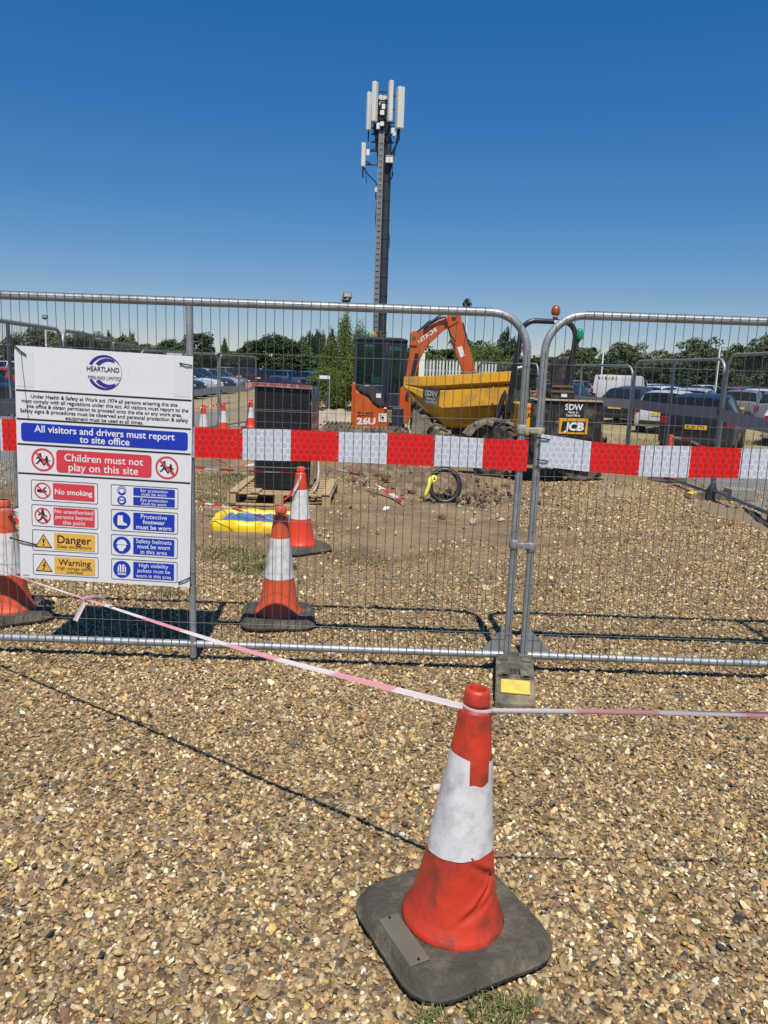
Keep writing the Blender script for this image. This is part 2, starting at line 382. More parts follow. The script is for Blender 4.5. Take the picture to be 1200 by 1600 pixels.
# feet: moulded blocks with slots, handle hole and yellow reflector
def fence_foot_proto():
    t = thing('fence_footing', (0, 0, 0), '', 'fence foot')
    b = MB(); wd = .098
    prof = [(-.36, 0), (-.36, .045), (-.335, .075), (-.23, .125), (.23, .125), (.335, .075), (.36, .045), (.36, 0)]
    def slab(y0, y1, x0, x1, zt=None):
        def zz(y):
            for (a, z1), (c, z2) in zip(prof[1:-1], prof[2:-1]):
                if a <= y <= c: return z1+(z2-z1)*(y-a)/(c-a)
            return .045
        cuts = sorted({y0, y1}|{p[0] for p in prof if y0 < p[0] < y1})
        top = [(y, (zt if zt else zz(y))) for y in cuts]
        b.prism([(y0, 0)]+top+[(y1, 0)], (x0, 0, 0), (0, 1, 0), (0, 0, 1), (x1-x0, 0, 0))
    slab(-.36, -.175, -wd, wd)                      # near end
    slab(-.175, -.085, -wd, -.026); slab(-.175, -.085, .026, wd)
    slab(-.085, .09, -wd, wd); slab(.09, .15, -wd, -.024); slab(.09, .15, .024, wd); slab(.09, .15, -.024, .024, .03); slab(.15, .36, -wd, wd)
    for x in (-.055, .055): b.lathe([(.03, .1255), (.034, .134), (.026, .134), (.024, .1255)], 14, (x, -.205, 0))
    b.box((-.06, .03, .132), (.05, .06, .014)); b.box((.06, .03, .132), (.05, .06, .014))
    b.build('block', pmat('foot_plastic', (.085, .078, .064), .85, 0, .3, 14, .5, 60, dirt=(.26, .21, .14), damt=.35, dscale=9), t, bevel=.006)
    yel = pmat('yellow_reflector', (.76, .52, .06), .55, 0, .12, 20, .3, 40, dirt=(.45, .34, .12), damt=.34, dscale=16)
    for s in (-1, 1):
        b = MB(); ang = math.atan2(.05, .105)
        T = Matrix.Rotation(-s*ang, 3, 'X')
        b.box((0, s*.288, .104), (.146, .088, .012), mat=T); b.build('reflector', yel, t, bevel=.008)
    return t
ff = fence_foot_proto(); ff.location = (.722, 3.875, -.015); ff.rotation_euler = (0, 0, R(-8))
tag(ff, 'block foot with a yellow end holding up the two front gate posts', 'fence foot', 'fence feet')
f2 = copy_tree(ff); f2.location = (4.52, 10.5, -.02); f2.rotation_euler = (0, 0, R(96)); f2['label'] = 'fence foot with yellow end at the right side fence by the grey road'
f3 = copy_tree(ff); f3.location = (4.33, 13.9, -.02); f3.rotation_euler = (0, 0, R(75)); f3['label'] = 'fence foot under the far fence corner beyond the red cone on the right'
f4 = copy_tree(ff); f4.location = (-3.94, 9.4, -.02); f4.rotation_euler = (0, 0, R(82)); f4['label'] = 'fence foot under the left side fence, beside the cone at the photo edge'
# timber-grey block lying beside the right foot
b = MB(); b.box((4.86, 10.44, .09), (.34, .2, .16), R(8)); tag(b.build('concrete_block', pmat('block_concrete', (.30, .28, .24), .9, 0, .2, 12, .4), bevel=.01), 'grey oblong block behind the right side fence foot', 'block')

# ------------------------------------------------------------------ reflective barrier bands
def hex_mat(name, cell, line, rough, s=.034):
    m = bpy.data.materials.new(name); m.use_nodes = True; nt = m.node_tree; L = nt.links.new; p = nt.nodes['Principled BSDF']
    uvn = N(nt, 'ShaderNodeUVMap'); vec = uvn.outputs[0]
    def vm(op, a, b=None, **k):
        n = N(nt, 'ShaderNodeVectorMath', operation=op)
        for i, x in enumerate((a, b)):
            if x is None: continue
            if isinstance(x, tuple): n.inputs[i].default_value = x
            else: L(x, n.inputs[i])
        return n
    def ma(op, a, b=0.0):
        n = N(nt, 'ShaderNodeMath', operation=op)
        for i, x in enumerate((a, b)):
            if isinstance(x, (int, float)): n.inputs[i].default_value = x
            else: L(x, n.inputs[i])
        return n.outputs[0]
    S = (s, s*1.7320508, 1.0); Hh = (s/2, s*.8660254, 0.5)
    def cell_(off):
        q = vm('ADD', vec, (400*s+off[0], 400*s*1.7320508+off[1], .5)).outputs[0]
        q = vm('MODULO', q, S).outputs[0]; return vm('SUBTRACT', q, Hh).outputs[0]
    a = cell_((0, 0)); b_ = cell_((Hh[0], Hh[1]))
    la = vm('LENGTH', vm('MULTIPLY', a, (1, 1, 0)).outputs[0]).outputs['Value']; lb = vm('LENGTH', vm('MULTIPLY', b_, (1, 1, 0)).outputs[0]).outputs['Value']
    sel = ma('LESS_THAN', la, lb)
    mx = N(nt, 'ShaderNodeMix', data_type='VECTOR'); L(sel, mx.inputs[0]); L(b_, mx.inputs[4]); L(a, mx.inputs[5])
    ab = vm('ABSOLUTE', mx.outputs[1]).outputs[0]
    sp = N(nt, 'ShaderNodeSeparateXYZ'); L(ab, sp.inputs[0])
    d2 = vm('DOT_PRODUCT', ab, (.5, .8660254, 0)).outputs['Value']
    hd = ma('MAXIMUM', sp.outputs[0], d2)
    ln = N(nt, 'ShaderNodeMapRange'); L(hd, ln.inputs[0]); ln.inputs[1].default_value = s*.40; ln.inputs[2].default_value = s*.46
    ns = N(nt, 'ShaderNodeTexNoise'); ns.inputs['Scale'].default_value = 9; ns.inputs['Detail'].default_value = 7; ns.inputs['Roughness'].default_value = .7; L(vec, ns.inputs[0])
    wf = N(nt, 'ShaderNodeMapRange'); L(ns.outputs[0], wf.inputs[0]); wf.inputs[1].default_value = .35; wf.inputs[2].default_value = .68; wf.inputs[3].default_value = 1.0; wf.inputs[4].default_value = .25
    fac = ma('MULTIPLY', ln.outputs[0], wf.outputs[0])
    vr = N(nt, 'ShaderNodeTexVoronoi'); vr.inputs['Scale'].default_value = 90; L(vec, vr.inputs['Vector'])
    cm = N(nt, 'ShaderNodeMix', data_type='RGBA'); L(ns.outputs[0], cm.inputs[0]); cm.inputs[6].default_value = tuple(x*.84 for x in cell)+(1,); cm.inputs[7].default_value = tuple(min(1, x*1.14) for x in cell)+(1,)
    m2 = N(nt, 'ShaderNodeMix', data_type='RGBA'); L(fac, m2.inputs[0]); L(cm.outputs[2], m2.inputs[6]); m2.inputs[7].default_value = line+(1,)
    L(m2.outputs[2], p.inputs['Base Color']); p.inputs['Roughness'].default_value = rough; p.inputs['Specular IOR Level'].default_value = .4
    bp = N(nt, 'ShaderNodeBump'); bp.inputs['Strength'].default_value = .35; bp.inputs['Distance'].default_value = .004; L(ns.outputs[0], bp.inputs['Height']); L(bp.outputs[0], p.inputs['Normal'])
    return m
hex_w = hex_mat('reflective_white', (.47, .51, .58), (.74, .78, .84), .45)
hex_r = hex_mat('reflective_red', (.62, .004, .006), (.74, .045, .035), .5)
band_back = pmat('band_backing', (.30, .31, .34), .5, .2, .12, 3, .2, 6)
def band(label, pts, width, bounds, y_of, first_white, loc, group):
    """pts: (x, z) along the band's top edge; bounds: where the colour changes"""
    t = thing('barrier_band', loc, label, 'barrier band', group)
    X = [p[0] for p in pts]; Z = [p[1] for p in pts]
    zt = lambda x: float(np.interp(x, X, Z))
    k = 0
    for a, c in zip(bounds[:-1], bounds[1:]):
        white = (k % 2 == 0) == first_white; k += 1
        nxx = max(2, int((c-a)/.02)); V = []; F = []; UV = []
        for i in range(nxx+1):
            x = a+(c-a)*i/nxx
            for j in range(5):
                zz = zt(x)-width*j/4 + .0025*math.sin(9*x+j)
                V.append((x, y_of(x, j/4), zz)); UV.append((x, zz))
        for i in range(nxx):
            for j in range(4): q = i*5+j; F.append((q, q+1, q+6, q+5))
        me = bpy.data.meshes.new('stripe'); L_ = Vector(loc); me.from_pydata([tuple(Vector(v)-L_) for v in V], [], F)
        ul = me.uv_layers.new(name='UVMap')
        for lp in me.loops: ul.data[lp.index].uv = UV[lp.vertex_index]
        me.materials.append(hex_w if white else hex_r); me.polygons.foreach_set('use_smooth', [True]*len(F))
        o = bpy.data.objects.new('white_stripe' if white else 'red_stripe', me); COL.objects.link(o); o.parent = t
        if k < len(bounds)-1 and k % 2 == 0:
            for dz in (.02, width-.02): r_ = MB(); r_.lathe([(.006, -.002), (.006, 0)], 10, (c-.008, y_of(c, .5)-.001, zt(c)-dz), 'Y'); r_.build('rivet', galv_dark, o)
    return t
yb = lambda x, j: 4.0-.0222+.0007*math.sin(21*x+3*j)+.0006*math.sin(5.3*x+1)
s_ = .2495; b0 = -.995
bl = [b0+s_*i for i in range(-7, 7)]+[.735]
band('long red and white reflective band tied across the front panel behind the sign', [(-2.75, 1.300), (-1.9, 1.292), (-1.0, 1.287), (0, 1.292), (.735, 1.279)], .160, bl, yb, True, (-1.0, 3.978, 1.21), 'reflective barrier bands')
# tied loosely to the right post, first stretch stands out in front of the post
yb2 = lambda x, j: 4.0-.0222-.016*math.exp(-((x-.83)/.12)**2)+.0012*math.sin(14*x+2*j)
br = [.795, 1.06, 1.318, 1.578, 1.84, 2.10, 2.36, 2.62, 2.88, 3.14]
band('shorter red and white reflective band sagging from the right gate post', [(.795, 1.312), (.93, 1.298), (1.06, 1.284), (1.32, 1.274), (1.84, 1.277), (2.1, 1.284), (3.2, 1.27)], .160, br, yb2, True, (1.9, 3.978, 1.2), 'reflective barrier bands')
def tie(p, parent=None, L_=.05, ang=0):
    b = MB(); x, y, z = p
    b.tube([(x-L_*.5*math.cos(ang), y, z-L_*.5*math.sin(ang)), (x, y-.004, z), (x+L_*.5*math.cos(ang), y, z+L_*.5*math.sin(ang))], .0035, 6)
    b.box((x-L_*.5*math.cos(ang), y, z-L_*.5*math.sin(ang)), (.008, .007, .009)); return b.build('cable_tie', black_p, parent, smooth=60)
for z, lab in ((1.292, 'upper black cable tie holding the sagging band to the post'), (1.180, 'lower black cable tie holding the sagging band to the post')):
    tag(tie((.812, 3.957, z), None, .055, R(-8)), lab, 'cable tie', 'black cable ties on the band')
# seen from behind: grey backs of bands on the side fences
def back_band(pts, label):
    b = MB(); n = len(pts)
    fine = []
    for (x0, y0, z0), (x1, y1, z1) in zip(pts[:-1], pts[1:]):
        for i in range(14): u = i/14; fine.append((x0+(x1-x0)*u, y0+(y1-y0)*u, z0+(z1-z0)*u-.02*math.sin(math.pi*u)))
    fine.append(pts[-1])
    b.loft([[(x, y, z), (x, y, z-.16)] for x, y, z in fine], cap=False, closed=False)
    tag(b.build('barrier_band', band_back, solid=.002), label, 'barrier band', 'grey backs of barrier bands')
back_band([(4.30, 7.0, 1.18), (4.46, 10.4, 1.24)], 'grey reverse of a band on the near right side fence')
back_band([(4.46, 10.5, 1.26), (4.31, 13.8, 1.24)], 'grey reverse of a band across the dark estate car')
back_band([(4.30, 13.86, 1.22), (3.25, 17.05, 1.27)], 'grey reverse of a band behind the tipper on the far right fence')
back_band([(-5.17, 16.4, .92), (-4.30, 19.9, 1.02)], 'grey reverse of a band on the angled fence left of the black stack')
back_band([(-4.28, 20.0, 1.02), (-3.82, 22.5, 1.06)], 'grey reverse of a band on the narrow fence panel by the black stack')
back_band([(-3.90, 9.37, 1.24), (-3.49, 5.95, 1.22)], 'grey reverse of a band low on the fence at the left photo edge')

# ------------------------------------------------------------------ lettering
def text_geo(s, width=None, height=None, bold=.0, shear=0):
    c = bpy.data.curves.new('lettering', 'FONT'); c.body = s; c.size = 1; c.align_x = 'CENTER'; c.offset = bold; c.resolution_u = 3; c.shear = shear
    o = bpy.data.objects.new('lettering', c); COL.objects.link(o); dg = bpy.context.evaluated_depsgraph_get()
    me = bpy.data.meshes.new_from_object(o.evaluated_get(dg))
    V = np.array([v.co[:2] for v in me.vertices]); F = [tuple(p.vertices) for p in me.polygons]
    bpy.data.objects.remove(o); bpy.data.curves.remove(c); bpy.data.meshes.remove(me)
    lo, hi = V.min(0), V.max(0); w0 = hi[0]-lo[0]; V[:, 0] -= (lo[0]+hi[0])/2
    kx = width/w0 if width else height/.70
    ky = height/.70 if height else kx
    V[:, 0] *= kx; V[:, 1] = (V[:, 1]-.35)*ky            # centred on the capital height
    return V, F
def put_text(b, s, o, u, v, **k):
    V, F = text_geo(s, **k); o, u, v = Vector(o), Vector(u), Vector(v)
    b.join(V, F, lambda p: o+u*float(p[0])+v*float(p[1]))
flat = lambda n, c, r=.45: pmat(n, c, r, 0, .03, 4)
ink_black = flat('ink_black', (.012, .012, .015)); ink_white = flat('ink_white', (.74, .75, .76)); ink_red = flat('ink_red', (.62, .045, .065))
ink_blue = flat('ink_blue', (.006, .035, .42)); ink_navy = flat('ink_navy', (.03, .022, .25)); ink_yel = flat('ink_yellow', (.74, .43, .075))

# ------------------------------------------------------------------ the safety sign
def safety_sign():
    t = thing('safety_sign', (-1.462, 3.962, 1.05), 'tall white site safety sign with blue, red and yellow notices tied to the front fence', 'safety sign')
    W, H = .905, 1.215; C = Vector(t.location)
    P = lambda u, v, d=0: C + Vector(((u-.5)*W, -.003-d, (.5-v)*H))
    U, Vv = (1, 0, 0), (0, 0, 1)
    b = MB(); b.box(C, (W, .005, H)); b.build('board', pmat('sign_board', (.70, .72, .75), .35, 0, .03, 3, .05, 4), t)
    def rect(b, u0, v0, u1, v1, d, rad=0):
        if not rad: b.face([P(u0, v1, d), P(u1, v1, d), P(u1, v0, d), P(u0, v0, d)]); return
        ru, rv = rad/W, rad/H; pts = []
        for (cu, cv, a0) in ((u1-ru, v0+rv, 0), (u0+ru, v0+rv, 90), (u0+ru, v1-rv, 180), (u1-ru, v1-rv, 270)):
            for i in range(5): a = R(a0+i*22.5); pts.append(P(cu+ru*math.cos(a), cv-rv*math.sin(a), d))
        b.face(pts)
    def disc(b, u, v, r, d, n=32): b.face([P(u+r*math.cos(2*math.pi*k/n)/W, v-r*math.sin(2*math.pi*k/n)/H, d) for k in range(n)])
    def ring(b, u, v, r0, r1, d, a0=0, a1=360, n=40, c1=(0, 0)):
        pts = [(P(u+r0*math.cos(a)/W, v-r0*math.sin(a)/H, d), P(u+(r1*math.cos(a)+c1[0])/W, v-(r1*math.sin(a)+c1[1])/H, d)) for a in [R(a0+(a1-a0)*k/n) for k in range(n+1)]]
        for (p, q), (p2, q2) in zip(pts[:-1], pts[1:]): b.face([p, p2, q2, q])
    def bar(b, u, v, L_, th, ang, d):
        c_, s2 = math.cos(R(ang)), math.sin(R(ang))
        b.face([P(u+(x*c_-y*s2)/W, v-(x*s2+y*c_)/H, d) for x, y in ((-L_/2, -th/2), (L_/2, -th/2), (L_/2, th/2), (-L_/2, th/2))])
    def poly(b, u, v, sc, pts, d): b.face([P(u+x*sc/W, v-y*sc/H, d) for x, y in pts])
    def text(b, s, u, v, d, w_, **k): put_text(b, s, P(u, v, d), U, Vv, width=w_*W, **k)
    b = MB()
    for v in (.183, .303, .410, .535): rect(b, .004, v-.0034, .996, v+.0034, .0008)
    b.build('divider', ink_black, t)
    ct = pmat('clear_tape', (.66, .685, .72), .2, 0, .05, 8)
    for u0, u1 in ((.012, .105), (.895, .988)): b = MB(); rect(b, u0, .025, u1, .168, .0006); b.build('reinforcing_tape', ct, t)
    b = MB()
    for k in range(60):
        u = .5+random.uniform(-.49, .49); v = random.choice([random.uniform(.02, .99), random.uniform(.86, .995), random.uniform(.02, .18)]); r_ = random.uniform(.0006, .0020); disc(b, u, v, r_, .0022, 6)
    b.build('dirt_specks', pmat('board_dirt', (.30, .26, .20), .9), t)
    # logo: crescents and the firm's two lines
    b = MB()
    ring(b, .505, .089, .088, .080, .0008, 33, 153, c1=(.007, -.003)); ring(b, .505, .089, .088, .080, .0008, 207, 322, c1=(.007, .003))
    ring(b, .52, .090, .073, .060, .0010, 60, 143, c1=(.009, -.002)); ring(b, .52, .090, .073, .060, .0010, 217, 302, c1=(.009, .002))
    ring(b, .505, .089, .088, .0865, .0009, -38, 33)
    b.build('logo', ink_navy, t)
    b = MB(); text(b, 'HEARTLAND', .497, .0755, .0016, .182, bold=.010, height=.0235); text(b, 'PIPELINES LIMITED', .505, .111, .0016, .186, bold=0, height=.0165)
    b.build('logo_lettering', ink_black, t)
    b = MB(); lines = [('Under Health & Safety at Work act 1974 all persons entering this site', .830), ('must comply with all regulations under this act. All visitors must report to the', .945), ('site office & obtain permission to proceed onto the site or any work area.', .880), ('Safety signs & procedures must be observed and personal protection & safety', .955), ('equipment must be used at all times.', .443)]
    for i, (s, w_) in enumerate(lines): text(b, s, .502+(.004 if i == 1 else 0), .2045+.0208*i, .0010, w_, bold=.014)
    b.build('notice_lettering', ink_black, t)
    def panel(mat_, u0, v0, u1, v1, rows, ink, rad=.012, bold=.016):
        b = MB(); rect(b, u0, v0, u1, v1, .0010, rad); o = b.build('notice_panel', mat_, t)
        b = MB()
        for s, u, v, w_ in rows: text(b, s, u, v, .0018, w_, bold=bold*(1 if w_/len(s) > .0155 else .25))
        b.build('lettering', ink, o); return o
    panel(ink_blue, .027, .318, .978, .396, [('All visitors and drivers must report', .503, .340, .80), ('to site office', .503, .374, .285)], ink_white, .016)
    panel(ink_red, .225, .425, .772, .522, [('Children must not', .498, .4555, .452), ('play on this site', .495, .496, .40)], ink_white, .018, .010)
    def prohibition(u, v, r, figs):
        b = MB(); ring(b, u, v, r, r*.84, .0010); bar(b, u, v, r*1.72, r*.17, -45, .0016); o = b.build('prohibition_symbol', ink_red, t)
        b = MB()
        for fx, fy, sc in figs:
            disc(b, u+fx/W+.0, v-(fy+.46*sc)/H, .13*sc, .0012, 14)
            poly(b, u+fx/W, v-fy/H, sc, [(-.15, .33), (.14, .33), (.18, .1), (.42, .0), (.38, -.09), (.14, 0), (.14, -.12), (.34, -.42), (.48, -.62), (.36, -.66), (.2, -.46), (0, -.2), (-.18, -.42), (-.42, -.55), (-.46, -.44), (-.26, -.32), (-.12, -.08), (-.16, .1), (-.36, -.02), (-.42, .07), (-.2, .26)], .0012)
        b.build('pictogram', ink_black, o)
    prohibition(.148, .472, .060, [(-.014, .004, .052), (.020, -.004, .042)])
    prohibition(.860, .474, .060, [(-.014, .004, .052), (.020, -.004, .042)])
    rows = [(.560, .652), (.668, .764), (.779, .873), (.888, .982)]
    def framed(u0, v0, u1, v1):
        b = MB()
        n = 5; ru, rv = .010/W, .010/H
        def loop(g):
            gu, gv = g/W, g/H; q = []
            for (cu, cv, a0) in ((u1-ru, v0+rv, 0), (u0+ru, v0+rv, 90), (u0+ru, v1-rv, 180), (u1-ru, v1-rv, 270)):
                for i in range(n): a = R(a0+i*22.5); q.append(P(cu+(ru-gu)*math.cos(a), cv-(rv-gv)*math.sin(a), .0008))
            return q
        A, B = loop(0), loop(.0028)
        for k in range(len(A)): k2 = (k+1) % len(A); b.face([A[k], A[k2], B[k2], B[k]])
        b.build('frame_line', ink_black, t)
    for v0, v1 in rows: framed(.076, v0, .462, v1); framed(.537, v0, .927, v1)
    panel(ink_red, .203, .570, .442, .641, [('No smoking', .322, .606, .216)], ink_white, .004)
    panel(ink_red, .203, .676, .442, .755, [('No unauthorised', .322, .692, .224), ('persons beyond', .322, .716, .214), ('this point', .322, .740, .130)], ink_white, .004)
    panel(ink_yel, .203, .789, .442, .864, [('Danger', .322, .816, .198), ('Deep excavations', .322, .847, .200)], ink_black, .004, .014)
    panel(ink_yel, .203, .897, .442, .973, [('Warning', .322, .919, .190), ('High voltage cables', .322, .945, .205), ('overhead', .322, .962, .096)], ink_black, .004, .012)
    prohibition(.142, .606, .043, [])
    b = MB(); bar(b, .138, .606, .05, .008, -8, .0011); bar(b, .152, .598, .03, .006, 50, .0011); bar(b, .127, .61, .03, .008, -8, .0012); b.build('pictogram', ink_black, t)
    prohibition(.140, .716, .043, [(0, 0, .058)])
    for v, kind in ((.829, 'bang'), (.937, 'bolt')):
        b = MB(); poly(b, .142, v, .050, [(0, .78), (.92, -.70), (-.92, -.70)], .0010); o = b.build('warning_symbol', ink_black, t)
        b = MB(); poly(b, .142, v, .050, [(0, .62), (.76, -.60), (-.76, -.60)], .0015); b.build('triangle', ink_yel, o)
        b = MB()
        if kind == 'bang':
            poly(b, .142, v, .050, [(-.11, .25), (.11, .25), (.06, -.22), (-.06, -.22)], .0020); disc(b, .142, v+.0165, .0048, .0020, 12)
        else: poly(b, .142, v, .050, [(.10, .34), (-.18, -.10), (.02, -.10), (-.14, -.46), (-.22, -.42), (-.10, -.54), (.06, -.40), (-.02, -.40), (.22, .04), (.04, .04), (.22, .34)], .0020)
        b.build('pictogram', ink_black, o)
    blue_rows = [(2, 'boot', ['Protective', 'footwear', 'must be worn'], [.152, .13, .205]), (3, 'head', ['Safety helmets', 'must be worn', 'in this area'], [.208, .19, .155]), (4, 'vest', ['High visibility', 'jackets must be', 'worn in this area'], [.172, .195, .208])]
    panel(ink_blue, .667, .568, .907, .603, [('Ear protection', .787, .5785, .155), ('must be worn', .787, .594, .145)], ink_white, .003, .012)
    panel(ink_blue, .667, .609, .907, .645, [('Eye protection', .787, .6195, .155), ('must be worn', .787, .6355, .145)], ink_white, .003, .012)
    def mand(u, v, r):
        b = MB(); disc(b, u, v, r, .0010); return b.build('mandatory_symbol', ink_blue, t)
    o = mand(.600, .585, .0235); b = MB(); ring(b, .6, .585, .016, .0195, .0015, -30, 210, 20); disc(b, .6, .586, .012, .0016, 16); b.build('pictogram', ink_white, o)
    o = mand(.600, .6275, .0235); b = MB(); disc(b, .6, .6275, .0145, .0015, 18); b.build('pictogram', ink_white, o); b2 = MB(); rect(b2, .586, .623, .598, .630, .002); rect(b2, .602, .623, .614, .630, .002); b2.build('goggles', ink_blue, o)
    for i, kind, tx, ws in blue_rows:
        v0, v1 = rows[i-1]; vc = (v0+v1)/2
        panel(ink_blue, .667, v0+.010, .907, v1-.010, [(s, .787, vc+(k-1)*.0235, w_) for k, (s, w_) in enumerate(zip(tx, ws))], ink_white, .003, .014)
        o = mand(.600, vc, .0465); b = MB()
        if kind == 'boot': poly(b, .600, vc, .045, [(-.45, .6), (.12, .6), (.12, .0), (.2, -.18), (.62, -.4), (.62, -.58), (-.5, -.58), (-.5, -.1)], .0015)
        if kind == 'head':
            poly(b, .600, vc, .045, [(-.6, .16), (-.5, .46), (-.2, .66), (.15, .68), (.45, .5), (.58, .22), (.66, .14), (.66, .08), (-.72, .08)], .0015)
            poly(b, .600, vc, .045, [(-.48, .02), (.5, .02), (.46, -.3), (.2, -.5), (.18, -.72), (-.3, -.72), (-.34, -.5), (-.5, -.42), (-.58, -.2)], .0015)
        if kind == 'vest':
            for sx in (-1, 1): poly(b, .600, vc, .045, [(sx*.06, .55), (sx*.3, .62), (sx*.5, .2), (sx*.5, -.3), (sx*.06, -.3)], .0015)
            for z0 in (-.42, -.58): poly(b, .600, vc, .045, [(-.5, z0), (.5, z0), (.5, z0-.09), (-.5, z0-.09)], .0015)
            ob = MB(); [poly(ob, .6+sx*.02/W, vc, .045, [(-.05, .5), (.05, .5), (.05, -.3), (-.05, -.3)], .0020) for sx in (-.66, .66)]; ob.build('reflective_stripe', ink_blue, o)
        b.build('pictogram', ink_white, o)
    b = MB(); text(b, 'S15099R', .032, .988, .001, .04); b.build('reference_lettering', ink_black, t)
    # ties through the corner holes, and the trailing string
    for u, v, ang, L_ in ((.035, .018, -38, .075), (.965, .035, -6, .06), (.028, .69+.145, -12, .14), (.972, .965, 28, .07)):
        tie(P(u, v, .005), t, L_, R(ang))
    b = MB(); b.tube([P(.04, .03, .004), P(.046, .09, .004), P(.055, .16, .003), P(.072, .3, .004)], .0013, 5); b.build('string', pmat('string', (.10, .10, .10), .8), t)
    t.rotation_euler = (0, R(1.5), 0)
safety_sign()

# ------------------------------------------------------------------ traffic cones
def rounded_sq(hs, ch, z, n=5):
    pts = []
    for (sx, sy, a0) in ((1, 1, 0), (-1, 1, 90), (-1, -1, 180), (1, -1, 270)):
        for i in range(n):
            a = R(a0+90*i/(n-1)); pts.append(Vector((sx*(hs-ch)+ch*math.cos(a), sy*(hs-ch)+ch*math.sin(a), z)))
    return pts
CPROF = [(.150, .052), (.152, .060), (.144, .072), (.132, .095), (.120, .135), (.110, .18), (.101, .235), (.093, .29), (.081, .38), (.0705, .46), (.0605, .545), (.053, .61), (.0465, .665), (.0460, .680), (.0435, .687), (.0345, .693), (.0335, .700), (.0375, .704), (.0370, .709), (.0352, .734), (.0322, .742), (.0250, .744), (.0225, .739), (.0215, .69)]
def crad(z): return float(np.interp(z, [p[1] for p in CPROF[:14]], [p[0] for p in CPROF[:14]]))
def cone(name, label, group, red=cone_red, dents=False, torn=False, seg=40):
    t = thing(name, (0, 0, 0), label, 'traffic cone', group)
    b = MB()
    b.loft([rounded_sq(.225, .095, 0), rounded_sq(.235, .10, .010), rounded_sq(.236, .10, .022), rounded_sq(.230, .098, .025), rounded_sq(.221, .094, .050), rounded_sq(.208, .088, .059), rounded_sq(.198, .085, .060), rounded_sq(.170, .158, .055), rounded_sq(.150, .1499, .056)])
    b.build('base', conebase, t, smooth=50)
    def dent(a, z):
        if not dents: return 0
        d = 0
        for (a0, z0, sl, wa, dep) in ((4.95, .185, .10, .50, .010), (5.1, .235, -.06, .55, .008), (4.75, .145, .05, .40, .006), (5.75, .13, .9, .25, .008)):
            da = (a-a0+math.pi) % (2*math.pi)-math.pi; q = (z-z0-sl*da)/.012
            d += dep*math.exp(-(da/wa)**2)*(-math.exp(-q*q)+.6*math.exp(-((q-1.4)**2)))
        return d
    b = MB(); P = CPROF
    if dents:
        zz = list(np.linspace(.095, .30, 34)); P = [p for p in CPROF if p[1] < .095]+[(crad(z), z) for z in zz]+[p for p in CPROF if p[1] > .30]
    sg = 144 if dents else seg
    b.loft([[Vector(((r+dent(2*math.pi*k/sg, z))*math.cos(2*math.pi*k/sg), (r+dent(2*math.pi*k/sg, z))*math.sin(2*math.pi*k/sg), z)) for k in range(sg)] for r, z in P], cap=False)
    b.build('cone_body', red, t, smooth=60)
    b = MB(); rings = []; nz = 14
    for j in range(nz+1):
        ring = []
        for k in range(sg):
            a = 2*math.pi*k/sg; lo, hi = .288, .545
            if torn:
                lo = .283+.012*math.sin(a+2.2); hi = .560+.010*math.sin(a-1.0)
                da = (a-R(266)+math.pi) % (2*math.pi)-math.pi
                if abs(da) < .47: hi = .492+.003*math.sin(9*a)
                elif abs(da) < .50: hi = .52
            z = lo+(hi-lo)*j/nz; r = crad(z)+.0016+(.0008*math.sin(5*a+20*z)+.0010*math.exp(-((z-lo)/.03)**2)*math.sin(11*a) if torn else 0)
            ring.append(Vector((r*math.cos(a), r*math.sin(a), z)))
        rings.append(ring)
    b.loft(rings, cap=False); b.build('reflective_sleeve', sleeve_m, t, smooth=70)
    return t
CG = 'traffic cones'
front = cone('traffic_cone', 'large foreground traffic cone with torn white sleeve and scuffed red skirt', CG, cone_dirty, True, True)
b = MB(); b.box((-.178, -.035, .0605), (.062, .19, .004)); o = b.build('maker_plate', grime_metal, front, bevel=.002)
for y in (-.12, .05): b = MB(); b.lathe([(.004, .0), (.004, .0035)], 8, (-.178, y, .0625)); b.build('rivet', black_p, o)
b = MB(); b.prism([(-.03, -.10), (.055, -.09), (.055, .10), (-.005, .07)], (.172, .05, .0565), (1, 0, 0), (0, 1, 0), (0, 0, .0035)); gm = pmat('green_scuff', (.09, .16, .12), .8, 0, .3, 14, .3, dirt=(.07, .065, .055), damt=.5, dscale=16); 
b = MB()
for c in kids(front):
    if c.name.split('.')[0] in ('cone_body', 'reflective_sleeve'): c.rotation_euler = (R(1.2), R(2.5), 0); c.scale = (.985, .985, 1.02)
front.location = (.238, 1.985, .012); front.rotation_euler = (R(.6), R(-.4), R(27))
c2 = cone('traffic_cone', 'faded traffic cone standing just behind the front fence in front of another cone', CG, cone_old)
b = MB(); b.prism([(-.235, -.235), (-.12, -.235), (-.16, -.16), (-.235, -.12)], (0, 0, .02), (1, 0, 0), (0, 1, 0), (0, 0, .004))
c2.location = (-.655, 4.72, .008); c2.rotation_euler = (0, R(.8), R(9))
c3 = cone('traffic_cone', 'clean bright cone with tape tied round its neck near the pallet', CG)
c3.location = (-.74, 6.67, .006); c3.rotation_euler = (0, 0, R(38))
def more_cone(src, loc, rz, label, tilt=0):
    c = copy_tree(src); c.location = loc; c.rotation_euler = (0, tilt, rz); c['label'] = label; return c
more_cone(c2, (-2.33, 4.62, .006), R(35), 'cone cut by the left edge of the photo, beside the safety sign')
more_cone(c3, (-3.86, 16.2, 0), .3, 'small distant cone nearest the safety sign post, left of two on the grey road')
more_cone(c3, (-3.72, 17.5, 0), .8, 'small distant cone in the middle between the sign and the black stack')
more_cone(c3, (-3.42, 19.3, 0), .1, 'small distant cone just left of the black wrapped stack')
more_cone(c3, (4.50, 12.2, 0), .5, 'red cone beyond the right side fence on the grey road')

